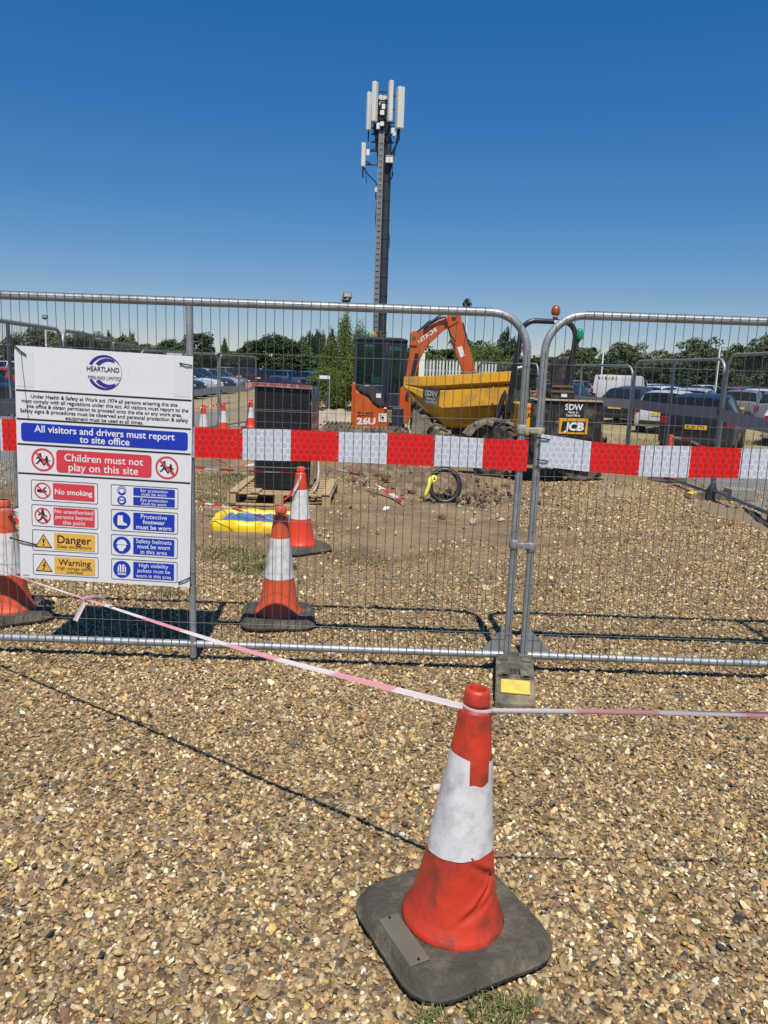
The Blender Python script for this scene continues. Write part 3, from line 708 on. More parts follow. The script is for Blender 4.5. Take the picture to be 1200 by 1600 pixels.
# ------------------------------------------------------------------ barrier tape
def tape_mat(name, white, red, freq):
    m = bpy.data.materials.new(name); m.use_nodes = True; nt = m.node_tree; L = nt.links.new; p = nt.nodes['Principled BSDF']
    uvn = N(nt, 'ShaderNodeUVMap'); sp = N(nt, 'ShaderNodeSeparateXYZ'); L(uvn.outputs[0], sp.inputs[0])
    ad = N(nt, 'ShaderNodeMath', operation='MULTIPLY_ADD'); L(sp.outputs[1], ad.inputs[0]); ad.inputs[1].default_value = 1.2; L(sp.outputs[0], ad.inputs[2])
    mu = N(nt, 'ShaderNodeMath', operation='MULTIPLY'); L(ad.outputs[0], mu.inputs[0]); mu.inputs[1].default_value = freq
    fr = N(nt, 'ShaderNodeMath', operation='FRACT'); L(mu.outputs[0], fr.inputs[0])
    rp = N(nt, 'ShaderNodeValToRGB'); e = rp.color_ramp.elements; e[0].position = .47; e[0].color = white+(1,); e[1].position = .53; e[1].color = red+(1,); L(fr.outputs[0], rp.inputs[0])
    L(rp.outputs[0], p.inputs['Base Color']); p.inputs['Roughness'].default_value = .35; p.inputs['Transmission Weight'].default_value = 0
    tr = N(nt, 'ShaderNodeBsdfTranslucent'); L(rp.outputs[0], tr.inputs[0]); ms = N(nt, 'ShaderNodeMixShader'); ms.inputs[0].default_value = .3
    L(p.outputs[0], ms.inputs[1]); L(tr.outputs[0], ms.inputs[2]); L(ms.outputs[0], nt.nodes['Material Output'].inputs[0])
    return m
tape_pink = tape_mat('barrier_tape_film', (.78, .70, .71), (.74, .36, .40), 2.2)
tape_red = tape_mat('barrier_tape_film_far', (.74, .70, .68), (.72, .06, .045), 3.2)
def ribbon(name, pts, width, m, parent=None, twist=0, base=0, sub=14, crumple=0.0):
    P = [Vector(p) for p in pts]; fine = []
    n = len(P)
    for i in range(n-1):                                   # Catmull-Rom
        p0, p1, p2, p3 = P[max(0, i-1)], P[i], P[i+1], P[min(n-1, i+2)]
        for k in range(sub):
            u = k/sub; fine.append(.5*((2*p1)+(p2-p0)*u+(2*p0-5*p1+4*p2-p3)*u*u+(3*p1-p0-3*p2+p3)*u**3))
    fine.append(P[-1]); V = []; UV = []; s = 0
    rnd = random.Random(len(pts)+int(width*1e4))
    for i, p in enumerate(fine):
        t_ = (fine[min(i+1, len(fine)-1)]-fine[max(i-1, 0)]).normalized()
        if i: s += (p-fine[i-1]).length
        side = t_.cross(Vector((0, 0, 1)))
        side = side.normalized() if side.length > .05 else Vector((1, 0, 0))
        upv = side.cross(t_)
        a = base+twist*s+crumple*math.sin(11*s+1)
        wv = (upv*math.cos(a)+side*math.sin(a))
        fold = side*math.cos(a)-upv*math.sin(a)
        for q in (-.5, -.2, .2, .5):
            V.append(p+wv*(q*width)+fold*(.12*width*math.cos(q*6+3*s))); UV.append((s, q*width))
    F = [(i*4+j, i*4+j+1, i*4+j+5, i*4+j+4) for i in range(len(fine)-1) for j in range(3)]
    off = wloc(parent) if parent is not None else Vector((0, 0, 0))
    me = bpy.data.meshes.new(name); me.from_pydata([tuple(v-off) for v in V], [], F); ul = me.uv_layers.new(name='UVMap')
    for lp in me.loops: ul.data[lp.index].uv = UV[lp.vertex_index]
    me.materials.append(m); me.polygons.foreach_set('use_smooth', [True]*len(F))
    o = bpy.data.objects.new(name, me); COL.objects.link(o)
    if parent is not None: o.parent = parent
    return o
tp = thing('barrier_tape', (.25, 1.96, .73), 'pink and white barrier tape strung low across the gravel and looped round the front cone', 'barrier tape')
ribbon('strand', [(-3.0, 4.12, .72), (-1.65, 3.21, .685), (-1.1, 2.86, .668), (-.5, 2.45, .672), (-.1, 2.18, .69), (.205, 1.965, .712)], .017, tape_pink, tp, .55, .35)
ribbon('strand', [(.285, 1.950, .708), (.6, 1.955, .715), (1.06, 1.962, .722), (1.7, 1.97, .73), (2.6, 1.98, .74)], .016, tape_pink, tp, .12, .12)
ribbon('loop', [(.205+.0, 1.965, .712), (.222, 1.948, .7085), (.244, 1.941, .706), (.268, 1.944, .706), (.285, 1.952, .708)], .016, tape_pink, tp, 0, .2)
ribbon('knot_tail', [(-1.205, 2.925, .672), (-1.212, 2.92, .645), (-1.228, 2.915, .61), (-1.24, 2.91, .585)], .018, tape_pink, tp, 2, 0)
tp.location = tp.location
ribbon('knot_loop', [(-1.205, 2.925, .674), (-1.15, 2.90, .690), (-1.10, 2.865, .690), (-1.07, 2.84, .678), (-1.10, 2.86, .668)], .014, tape_pink, tp, 3, .3)
tp.location = (.279, 1.96, .738)
tp2 = thing('barrier_tape', (-.75, 6.65, .7), 'red and white tape tied to the clean cone and run past the black stack', 'barrier tape')
ribbon('strand', [(-4.0, 7.9, .70), (-2.3, 7.3, .66), (-1.5, 6.95, .66), (-.79, 6.68, .69)], .022, tape_red, tp2, 1.2, .2)
ribbon('tail', [(-.735, 6.62, .69), (-.77, 6.60, .58), (-.83, 6.60, .50), (-.90, 6.62, .44)], .025, tape_red, tp2, 3, 0)
o = ribbon('barrier_tape', [(-3.6, 9.4, .30), (-2.3, 8.4, .14), (-1.6, 7.75, .16), (-.95, 7.3, .10), (-.55, 6.9, .07)], .022, tape_red, None, 1.0, .3); tag(o, 'low red and white tape lying along the front of the pallet', 'barrier tape')
o = ribbon('barrier_tape', [(-.62, 9.9, .30), (-.3, 9.9, .22), (.05, 9.5, .10), (.2, 9.2, .03), (.24, 9.1, .03)], .045, tape_red, None, 2.0, .3); tag(o, 'loose end of tape trailing on the soil right of the pallet', 'barrier tape')
o = ribbon('barrier_tape', [(-2.55, 11.2, .25), (-2.2, 11.0, .16), (-1.9, 10.9, .2), (-1.55, 10.6, .22)], .05, tape_red, None, 3.0, .3); tag(o, 'crumpled tape end on the ground behind and left of the black stack', 'barrier tape')
o = ribbon('barrier_tape', [(-5.0, 15.0, .55), (-3.86, 16.2, .68), (-3.72, 17.5, .70), (-3.42, 19.3, .68), (-3.0, 21, .6)], .04, tape_red, None, 1.0, .3); tag(o, 'thin tape linking the small distant cones on the left', 'barrier tape')
o = ribbon('barrier_tape', [(-2.285, 4.58, .70), (-2.20, 4.55, .69), (-2.18, 4.52, .62), (-2.14, 4.50, .58), (-2.16, 4.5, .48), (-2.12, 4.5, .36)], .07, tape_red, None, 2.0, .6, crumple=.8); tag(o, 'bunched red tape hanging from the cone at the left photo edge', 'barrier tape')
o = ribbon('barrier_tape', [(4.5, 12.15, .70), (4.7, 12.0, .68), (5.2, 12.2, .5)], .04, tape_red, None, 1.0, .3); tag(o, 'short tape end tied to the red cone by the right road', 'barrier tape')

# ------------------------------------------------------------------ pallet with wrapped stack, spill bund
pr = thing('pallet', (-1.22, 9.4, 0), 'pale wooden pallet under the black wrapped stack', 'pallet', rz=R(0))
for i in range(3):
    b = MB(); y = 8.80+.56*i; b.box((-1.22, y, .012), (1.2, .1, .02)); b.build('bottom_board', wood, pr, bevel=.003)
for i, x in enumerate((-1.77, -1.22, -.67)):
    for y in (8.80, 9.36, 9.92):
        b = MB(); b.box((x, y, .065), (.10, .12, .085)); b.build('block', wood, pr, bevel=.003)
    b = MB(); b.box((x, 9.36, .1195), (.1, 1.24, .022)); b.build('stringer_board', wood, pr, bevel=.003)
for i in range(7):
    b = MB(); y = 8.80+1.12*i/6; b.box((-1.22+random.uniform(-.01, .01), y, .142), (1.2, .085, .02)); b.build('deck_board', wood, pr, bevel=.003)
for x in (-1.74, -1.5, -.95, -.68):
    b = MB(); b.box((x, 9.36, .164), (.1, 1.24, .02)); b.build('top_board', wood, pr, bevel=.003)
shrink = pmat('black_wrap', (.007, .0075, .010), .48, 0, .3, 5, .5, 22)
stk = thing('wrapped_stack', (-1.22, 9.5, .175), 'tall black wrapped stack of sheets standing on the wooden pallet', 'wrapped stack')
b = MB(); rings = []
rnd = random.Random(3)
lay = 34
for k in range(lay):
    for e in (0, 1):
        z = .176+1.21*(k+.04+e*.92)/lay; j = rnd.uniform(-.0015, .0015) if e == 0 else j
        g = 0 if 0 < k < lay-1 else -.003
        x0, x1, y0, y1 = -1.545+j, -.905+j+g, 8.98+j, 10.05
        rings.append([(x0, y0, z), (x1, y0, z), (x1, y1, z), (x0, y1, z)])
b.loft(rings); b.build('sheet_pile', shrink, stk, bevel=.004)
brown_reflection = pmat('stack_side_reflection', (.16, .08, .045), .18, 0, .5, 3, .6, 7, dirt=(.05, .03, .02), damt=.4, dscale=3, coat=.6)  # brownish reflection on the black wrap, painted as the colour of a thin sheet
b = MB(); b.loft([[(-.899, 9.02+1.0*i/12, .19+.02*math.sin(i)), (-.889+.006*math.sin(i*2.1), 9.02+1.0*i/12, .8), (-.895+.008*math.sin(i*1.3), 9.02+1.0*i/12, 1.37)] for i in range(13)], cap=False, closed=False); b.build('side_reflection', brown_reflection, stk, smooth=80, solid=.003)
b = MB(); n = 12; capv = []
for j in range(n+1):
    capv.append([(-1.56+.67*i/n, 8.96+1.1*j/n, 1.392+.075*math.sin(math.pi*j/n)*(.5+.5*math.sin(i*.55))+rnd.uniform(-.008, .008)) for i in range(n+1)])
b.loft(capv, cap=False, closed=False)
b.build('top_wrap', shrink, stk, smooth=60, solid=.004)
for pts in ([(-1.575, 8.985, 1.395), (-1.565, 8.955, 1.392), (-1.22, 8.955, 1.385), (-.895, 8.955, 1.375), (-.872, 8.99, 1.375)],):
    b = MB(); b.loft([[(x, y, z+.02), (x, y-.004, z-.025)] for x, y, z in pts], cap=False, closed=False)
    ft = b.build('printed_tape', pmat('printed_tape', (.30, .115, .11), .4, 0, .25, 12, dirt=(.40, .30, .29), damt=.3, dscale=14), stk, solid=.002)
    b = MB()
    for i in range(4): put_text(b, 'FRAGILE', (-1.46+.165*i, 8.9515, 1.388-.002*i), (1, 0, 0), (0, 0, 1), width=.125, height=.026, bold=.03)
    b.build('lettering', pmat('tape_print', (.22, .02, .02), .5), ft)
b = MB(); b.loft([[(-1.575, 8.97, 1.41), (-1.575, 8.97, 1.36)], [(-1.65, 8.99, 1.40), (-1.64, 8.99, 1.33)], [(-1.60, 9.2, 1.38), (-1.60, 9.2, 1.35)]], cap=False, closed=False); b.build('tape_end', pmat('tape_end_film', (.55, .25, .24), .4), stk, solid=.002)
b = MB(); b.tube([(-.893, 9.98, .55), (-.84, 9.6, .33), (-.82, 9.2, .20), (-.83, 8.9, .175)], .012, 6); b.build('hanging_strap', pmat('strap_webbing', (.5, .46, .40), .8), stk, smooth=60)

bd = thing('spill_tray', (-1.25, 7.6, 0), 'yellow rimmed shallow tray with a blue floor lying before the pallet', 'spill tray')
yv = pmat('yellow_vinyl', (.86, .62, .02), .38, 0, .1, 4, .4, 14, dirt=(.50, .36, .06), damt=.2, dscale=8)
b = MB(); loop = []
cx0, cx1, cy0, cy1, cr_ = -1.68, -.84, 7.32, 7.96, .1
for (cx, cy, a0) in ((cx1-cr_, cy1-cr_, 0), (cx0+cr_, cy1-cr_, 90), (cx0+cr_, cy0+cr_, 180), (cx1-cr_, cy0+cr_, 270)):
    for i in range(6): a = R(a0+18*i); loop.append((cx+cr_*math.cos(a), cy+cr_*math.sin(a)))
dense = []
for (x0, y0), (x1, y1) in zip(loop, loop[1:]+loop[:1]):
    m_ = max(1, int(math.hypot(x1-x0, y1-y0)/.06))
    dense += [(x0+(x1-x0)*i/m_, y0+(y1-y0)*i/m_) for i in range(m_)]
rings = []
cxm, cym = (cx0+cx1)/2, (cy0+cy1)/2
for i, (x, y) in enumerate(dense):
    wv = .006*math.sin(i*1.7)+.004*math.sin(i*.63)
    dx, dy = (x-cxm), (y-cym); nn = Vector((max(-1, min(1, dx/(.8*(cx1-cx0)/2))), max(-1, min(1, dy/(.7*(cy1-cy0)/2))), 0))
    nn = Vector((nn.x if abs(dx) > (cx1-cx0)/2-.12 else 0, nn.y if abs(dy) > (cy1-cy0)/2-.12 else 0, 0)); nn = nn.normalized() if nn.length > .01 else Vector((0, -1, 0))
    c = Vector((x, y, 0))
    rings.append([c+nn*.03+Vector((0, 0, .004)), c+nn*(.038+wv)+Vector((0, 0, .05)), c+nn*(.02+wv)+Vector((0, 0, .105+wv)), c-nn*.02+Vector((0, 0, .112+wv)), c-nn*.05+Vector((0, 0, .09)), c-nn*.075+Vector((0, 0, .035)), c-nn*.075+Vector((0, 0, .006))])
rings.append(rings[0]); b.loft(rings, cap=False); b.build('rim', yv, bd, smooth=60)
b = MB(); rows = []
for j in range(9):
    rows.append([(cx0+.06+(cx1-cx0-.12)*i/20, cy0+.06+(cy1-cy0-.12)*j/8, .078+.014*math.sin(i*.9+j*.7)*math.sin(j*1.1+1)+.01*math.sin(i*2.3)) for i in range(21)])
b.loft(rows, cap=False, closed=False); b.build('floor_sheet', pmat('blue_sheet', (.07, .17, .42), .5, 0, .2, 5, .3, 10, dirt=(.2, .2, .18), damt=.15), bd, smooth=80)

# ------------------------------------------------------------------ soil, rubble, buried pipe ring
soil_m = pmat('turned_soil', (.125, .085, .052), .95, 0, .35, 6, 1.0, 18, dirt=(.27, .20, .125), damt=.35, dscale=9)
def mound(label, c, rx, ry, h, seed, m=soil_m, name='soil_heap'):
    rg = np.random.default_rng(seed); ph = rg.uniform(0, 6, 12); b = MB(); nr, na = 12, 36; rings = []
    for i in range(nr+1):
        u = 1-i/nr; ring = []
        for k in range(na):
            a = 2*math.pi*k/na; wob = 1+.16*math.sin(2*a+ph[0])+.10*math.sin(5*a+ph[1])+.06*math.sin(9*a+ph[2])
            x, y = rx*u*wob*math.cos(a), ry*u*wob*math.sin(a)
            z = h*(math.cos(u*math.pi)+1)/2*(1+.3*math.sin(x*9+ph[3])*math.sin(y*8+ph[4]))+h*.20*math.sin(x*23+ph[5])*math.sin(y*21+ph[6])*(1-u*u)+rg.uniform(-.5, 1)*.02*(1-u)
            ring.append((c[0]+x, c[1]+y, max(z, -.06) - (.05 if i == 0 else 0)))
        rings.append(ring)
    b.loft(rings); return tag(b.build(name, m, smooth=50), label, 'soil heap', 'heaps of dug soil')
mound('low heap of dark turned soil right of the pallet', (-.05, 12.3, 0), .60, .45, .26, 1)
mound('small dark soil heap left of the upright black hoop', (.42, 10.3, 0), .48, .35, .20, 2)
mound('clods of soil just behind the black hoop', (1.02, 10.1, 0), .42, .30, .20, 3)
mound('rounded soil heap beneath the tipper skip', (.75, 11.4, 0), .8, .4, .14, 4)
mound('long low bank of pale soil beside the excavator track', (-.9, 15.2, 0), .9, .5, .20, 6, pmat('pale_soil', (.30, .235, .155), .95, 0, .3, 5, .9, 20))
mound('pale rubble bank behind the black stack below the green bush', (-1.4, 22, 0), 2.6, 1.6, .34, 7, pmat('pale_rubble', (.36, .30, .215), .95, 0, .3, 4, 1.0, 16))
mound('low ridge of gravel by the grey road on the right', (4.35, 9.2, 0), .35, 1.3, .07, 8, pmat('gravel_ridge', (.24, .18, .11), .95, 0, .4, 30, 1.0, 60))
mound('dark spoil bank running behind the black hoop towards the tipper', (.15, 11.9, 0), 1.0, .35, .17, 11)
mound('crumbled spoil between the pallet and the excavator track', (-.35, 13.4, 0), .7, .5, .18, 12)
mound('small pale heap right of the tipper wheel', (3.3, 10.7, 0), .5, .3, .07, 13, pmat('dusty_soil', (.27, .20, .125), .95, 0, .3, 6, .9, 25))
rub = MB(); rg = random.Random(9)
import bmesh
bm_ = bmesh.new(); bmesh.ops.create_icosphere(bm_, subdivisions=1, radius=1); IV = [v.co.copy() for v in bm_.verts]; IF = [[v.index for v in q.verts] for q in bm_.faces]; bm_.free()
def rock(b, c, s): 
    T = Euler((rg.uniform(0, 6), rg.uniform(0, 6), rg.uniform(0, 6))).to_matrix(); sx = Vector((s, s*rg.uniform(.5, .9), s*rg.uniform(.35, .7)))
    vs = [T @ Vector((v.x*sx.x, v.y*sx.y, v.z*sx.z))*rg.uniform(.75, 1.2) for v in IV]
    b.join(vs, IF, lambda p: Vector(c)+p)
for _ in range(46): rock(rub, (rg.gauss(1.25, .36), rg.gauss(9.1, .5), rg.uniform(.0, .02)), rg.uniform(.010, .035)*rg.choice([1, 1, 1.6]))
for _ in range(150): rock(rub, (rg.uniform(-1.2, 4.0), rg.uniform(6, 14), .01), rg.uniform(.010, .03))
tag(rub.build('rubble', pmat('chalky_rubble', (.47, .40, .29), .9, 0, .35, 9, .5, 40)), 'pale broken stones strewn round the hole', 'rubble', kind='stuff')
rub = MB()
for _ in range(200): rock(rub, (rg.gauss(.35, .7), rg.gauss(11.0, .95), rg.uniform(.0, .07)), rg.uniform(.012, .06)*rg.choice([.6, 1, 1.2]))
for _ in range(90): rock(rub, (rg.gauss(1.05, .3), rg.gauss(9.75, .3), rg.uniform(.0, .10)), rg.uniform(.02, .06))
tag(rub.build('rubble', soil_m), 'dark clods of clay strewn round the black hoop', 'rubble', kind='stuff')
hp = thing('pipe_hoop', (.75, 9.55, 0), 'black plastic pipe bent into an upright hoop with a yellow cloth tied on', 'pipe hoop')
b = MB(); b.tube([(.755+.185*math.cos(a), 9.6+.07*math.sin(a), .190+.195*math.sin(a)) for a in [2*math.pi*k/40 for k in range(40)]], .033, 10, closed=True)
b.build('pipe', pmat('black_pipe', (.014, .013, .014), .4, 0, .2, 10, .1, dirt=(.12, .09, .06), damt=.1), hp, smooth=60)
b = MB(); yl = pmat('yellow_cloth', (.78, .78, .12), .7, 0, .25, 12, .4, 30)
b.tube([(.60, 9.56, .30), (.57, 9.54, .27), (.555, 9.53, .20), (.53, 9.52, .12), (.505, 9.5, .07)], [.03, .038, .026, .028, .012], 8)
b.tube([(.60, 9.55, .31), (.63, 9.53, .31), (.645, 9.54, .27), (.61, 9.54, .24), (.58, 9.54, .26)], .016, 8); b.build('cloth_tie', yl, hp, smooth=70)
b = MB(); rock(b, (.02, 8.75, .02), .045); rock(b, (.05, 8.78, .02), .03); tag(b.build('paper_scrap', white_p), 'crumpled white scrap lying on the bare soil', 'scrap')

# grass: a tuft at the cone and thin patches
def grass(label, spots, cols, hgt):
    b = MB(); rg = random.Random(hash(label) % 1000 if False else len(label))
    for (x, y, rad, n, h) in spots:
        for _ in range(n):
            a = rg.uniform(0, 6.28); q = rad*math.sqrt(rg.random()); px, py = x+q*math.cos(a), y+q*math.sin(a)*.8
            L_ = h*rg.uniform(.4, 1.1); da = rg.uniform(0, 6.28); lean = rg.uniform(.3, 1.3)*L_; wd = rg.uniform(.0008, .0017)*(1+y/6)
            d = Vector((math.cos(da), math.sin(da), 0)); s2 = Vector((-d.y, d.x, 0))*wd; o = Vector((px, py, relief(px, py)))
            m1 = o+d*lean*.35+Vector((0, 0, L_*.6)); e = o+d*lean+Vector((0, 0, L_*.85)); b.m = rg.choice([0, 0, 1, 2])
            b.face([o-s2, o+s2, m1+s2*.8, m1-s2*.8]); b.face([m1-s2*.8, m1+s2*.8, e])
    b.m = 1
    tag(b.build('grass', cols), label, 'grass', kind='stuff')
gcols = [pmat('grass_green', (.085, .115, .03), .7, 0, .3, 20), pmat('grass_dry', (.34, .28, .13), .8, 0, .2, 20), pmat('grass_olive', (.16, .165, .05), .7, 0, .3, 20)]
grass('short tufts of grass growing at the edge of the front cone base', [(.335, 1.70, .075, 380, .036), (.40, 1.735, .04, 80, .032), (.165, 1.665, .045, 150, .034), (.30, 1.755, .01, 3, .13)], gcols, .06)
grass('sparse low grass growing through the gravel', [(1.28, 2.43, .16, 160, .02), (1.1, 2.6, .22, 160, .015), (1.6, 2.75, .2, 140, .015), (-.45, 2.3, .14, 90, .012), (-.9, 2.1, .12, 60, .012), (.95, 3.0, .25, 130, .015)], gcols, .02)
grass('thin green grass on the trodden ground behind the fence', [(-1.25, 6.3, .28, 800, .05), (-1.0, 5.9, .2, 500, .05), (-.85, 6.0, .16, 500, .065), (-.2, 6.4, .3, 300, .04), (-1.6, 6.6, .3, 260, .04), (-1.5, 5.2, .12, 160, .05), (.35, 6.5, .35, 240, .035), (.6, 5.9, .3, 180, .03), (.1, 6.0, .3, 160, .03), (-1.45, 8.3, .25, 300, .06), (-2.1, 9.0, .5, 900, .05), (-2.6, 10.5, .9, 1500, .05), (-2.0, 10.8, .5, 700, .05), (1.3, 5.6, .3, 100, .03), (-.2, 8.3, .5, 160, .04)], gcols, .04)
rg = random.Random(4)
grass('dry straw coloured grass along the parked cars', [(rg.uniform(5.2, 12), rg.uniform(15, 26), .8, 220, .14) for _ in range(34)], [gcols[1], gcols[1], gcols[2]], .1)
grass('dry grass on the bank behind the black stack', [(rg.uniform(-3.0, .5), rg.uniform(21, 33), .8, 200, .16) for _ in range(26)], [gcols[2], gcols[1], gcols[2]], .1)

# ------------------------------------------------------------------ mini excavator
glass = pmat('dark_glass', (.010, .013, .015), .06, 0, .1, 3, spec=.32)
cabglass = bpy.data.materials.new('green_cab_glass'); cabglass.use_nodes = True
_n = cabglass.node_tree; _p = _n.nodes['Principled BSDF']; _p.inputs['Base Color'].default_value = (.018, .034, .040, 1); _p.inputs['Roughness'].default_value = .03; _p.inputs['Specular IOR Level'].default_value = .6
_t = N(_n, 'ShaderNodeBsdfTransparent'); _t.inputs[0].default_value = (.60, .76, .76, 1); _m = N(_n, 'ShaderNodeMixShader'); _m.inputs[0].default_value = .62
_n.links.new(_p.outputs[0], _m.inputs[1]); _n.links.new(_t.outputs[0], _m.inputs[2]); _m.inputs[0].default_value = .74; _n.links.new(_m.outputs[0], _n.nodes['Material Output'].inputs[0])
orange = pmat('orange_paint', (.53, .088, .010), .34, 0, .08, 3, .05, 20, dirt=(.38, .17, .07), damt=.2, dscale=4, coat=.3)
navyb = pmat('cab_frame_paint', (.024, .031, .050), .35, 0, .15, 5, dirt=(.1, .09, .08), damt=.08)
dkgrey = pmat('dark_grey_cover', (.05, .055, .066), .30, 0, .2, 4, coat=.3)
steel = pmat('oily_steel', (.11, .10, .095), .5, .5, .3, 9, .4, 30, dirt=MUD, damt=.4, dscale=5)
chrome = pmat('ram_chrome', (.62, .63, .64), .16, 1, .05, 5)
track_m = pmat('rubber_track', (.035, .032, .030), .8, 0, .3, 12, .5, 30, dirt=(.28, .22, .15), damt=.45, dscale=5)
EX = (.0, 17.0, 0)
ex = thing('excavator', EX, 'orange mini excavator with a glazed cab and raised folded boom, parked behind the yellow tipper', 'excavator')
def wx(x, z, y=0): return (x, 17+y, z)
# undercarriage: tracks run left to right
for y in (-.55, .45):
    b = MB(); ring = [(-1.50, .20), (-1.46, .30), (-1.33, .37), (-.4, .385), (.35, .37), (.48, .30), (.52, .20), (.48, .09), (.35, .02), (-1.33, .02), (-1.46, .09)]
    b.prism(ring, (0, 17+y-.14, 0), (1, 0, 0), (0, 0, 1), (0, .28, 0)); tk = b.build('track', track_m, ex, bevel=.02)
    b = MB()
    for k in range(22):
        x = -1.42+.09*k
        if x < .45: b.box((x, 17+y, .385), (.035, .30, .03))
    b.build('cleat', track_m, tk)
    for k in range(5):
        b = MB(); b.lathe([(.05, -.155), (.10, -.152), (.10, .152), (.05, .155)], 14, (-1.3+.4*k, 17+y, .17), 'Y'); b.build('roller', steel, tk)
b = MB(); b.box((-.45, 17-.05, .30), (1.2, .8, .16)); b.lathe([(.34, .34), (.34, .45)], 24, (-.25, 17, 0)); b.build('undercarriage', steel, ex, smooth=40, bevel=.01)
b = MB(); b.prism([(-.02, .05), (.05, .02), (.02, .33), (-.06, .36)], (-1.72, 16.3, 0), (1, 0, 0), (0, 0, 1), (0, 1.45, 0)); b.box((-1.55, 16.75, .2), (.3, .08, .1)); b.box((-1.55, 17.3, .2), (.3, .08, .1)); b.build('dozer_blade', steel, ex, bevel=.01)
# house: curved counterweight at the left, seen three-quarter
b = MB(); n = 10
prof = [(-.765, .25), (-.775, .62), (-.77, 1.20), (-.72, 1.30)]
side = [(-.775, .26), (-.76, 1.30), (-.69, 1.31), (-.68, 1.13), (-.55, 1.08), (-.43, 1.03), (-.33, .90), (-.22, .815), (0, .80), (.02, .28)]
b.prism(side, (0, 16.45, 0), (1, 0, 0), (0, 0, 1), (0, 1.1, 0)); b.build('counterweight', orange, ex, bevel=.05, seg=4)
b = MB(); b.prism([(-.775, .45), (-.735, .45), (-.725, 1.30), (-.765, 1.30)], (0, 16.43, 0), (1, 0, 0), (0, 0, 1), (0, .03, 0)); b.build('corner_guard', orange, ex, bevel=.008)
b = MB(); arc = [(-.66, 1.14), (-.62, 1.23), (-.53, 1.285), (-.40, 1.285), (-.28, 1.235), (-.17, 1.14), (-.09, 1.0), (-.04, .80), (-.22, .82), (-.33, .905), (-.43, 1.035), (-.56, 1.09)]
b.prism(arc, (0, 16.40, 0), (1, 0, 0), (0, 0, 1), (0, 1.0, 0)); b.build('engine_cover', pmat('glossy_cover', (.040, .043, .050), .18, 0, .1, 4, coat=.8), ex, bevel=.07, seg=5)
b = MB(); b.box((.72, 17.0, .62), (.42, .5, .62)); b.tube([(.5, 16.75, .85), (.7, 16.6, 1.0), (.95, 16.7, .75), (1.0, 16.9, .45)], .05, 8); b.tube([(.5, 16.7, .6), (.75, 16.55, .8), (1.05, 16.7, .6), (1.2, 16.9, .4)], .04, 8); b.lathe([(.12, -.1), (.17, -.09), (.17, .09), (.12, .1)], 16, (.78, 16.62, .5), 'Y'); b.box((1.1, 16.9, .35), (.6, .5, .3)); b.build('swing_machinery', steel, ex, smooth=40, bevel=.02)
b = MB(); b.box((-.20, 16.392, 1.045), (.10, .006, .09)); b.build('decal', white_p, ex)
b = MB(); b.box((-.10, 16.44, .58), (.17, .006, .18)); dc = b.build('decal', white_p, ex); b = MB(); b.lathe([(.03, -.002), (.03, 0)], 8, (-.10, 16.436, .585), 'Y'); b.box((-.09, 16.434, .56), (.02, .003, .09)); b.build('symbol', ink_black, dc)
b = MB(); b.lathe([(.035, -.006), (.035, 0)], 14, (-.05, 16.445, .745), 'Y'); b.lathe([(.02, -.009), (.02, 0)], 12, (-.05, 16.445, .745), 'Y'); b.build('lock', dkgrey, ex)
b = MB(); put_text(b, '26U', (-.45, 16.444, .50), (1, 0, .02), (0, 0, 1), width=.40, height=.13, bold=.045); b.build('lettering', white_p, ex)
b = MB(); put_text(b, 'ZAXIS', (-.47, 16.444, .645), (1, 0, .02), (0, 0, 1), width=.34, height=.085, bold=.02); b.build('lettering', ink_black, ex)
b = MB(); b.box((.13, 16.55, .36), (.3, .2, .09)); b.box((.22, 16.8, .55), (.25, .6, .5)); b.build('deck', navyb, ex, bevel=.02)
# cab frame: posts, roof, glass
CX0, CX1, CY0, CY1, CZ0, CZ1 = -.745, .37, 16.72, 17.55, .78, 2.22
b = MB()
posts = [(CX0+.03, CY0), (-.10, CY0), (-.02, CY0), (CX1-.03, CY0+.02), (CX0+.03, CY1), (CX1-.03, CY1)]
for x, y in posts: b.box((x, y, (CZ0+CZ1)/2), (.07, .06, CZ1-CZ0))
for y in (CY0, CY1): b.box(((CX0+CX1)/2, y, CZ1-.01), (CX1-CX0-.02, .05, .05)); b.box(((CX0+CX1)/2, y, CZ0+.02), (CX1-CX0-.02, .05, .05))
for x in (CX0+.03, CX1-.03): b.box((x, (CY0+CY1)/2, CZ1-.012), (.05, CY1-CY0-.02, .04))
b.box(((CX0-.06)/2, CY0-.003, CZ0+.24), (abs(CX0)-.06, .05, .48)); b.box(((CX0+CX1)/2, CY1, CZ0+.2), (CX1-CX0, .05, .4))
b.box((.17, CY0+.01, CZ0+.15), (.38, .05, .34)); b.box((.17, CY0+.005, 2.13), (.38, .05, .1)); b.box((-.40, CY0+.005, 2.15), (.62, .05, .1))
b.build('cab_frame', navyb, ex, bevel=.015)
b = MB(); b.prism([(CX0-.02, 2.18), (CX1+.03, 2.18), (CX1+.0, 2.235), (CX1-.15, 2.265), (CX0+.15, 2.265), (CX0, 2.235)], (0, CY0-.05, 0), (1, 0, 0), (0, 0, 1), (0, CY1-CY0+.1, 0)); b.build('cab_roof', navyb, ex, bevel=.03, seg=3)
for x0, x1, z0 in ((CX0+.065, -.135, CZ0+.48), (.02, CX1-.065, CZ0+.32)):
    b = MB(); b.box(((x0+x1)/2, CY0, (z0+2.1)/2), (x1-x0, .008, 2.1-z0)); b.build('side_window', cabglass, ex)
    b = MB(); b.box(((x0+x1)/2, CY1, (z0+2.1)/2), (x1-x0, .008, 2.1-z0)); b.build('side_window', cabglass, ex)
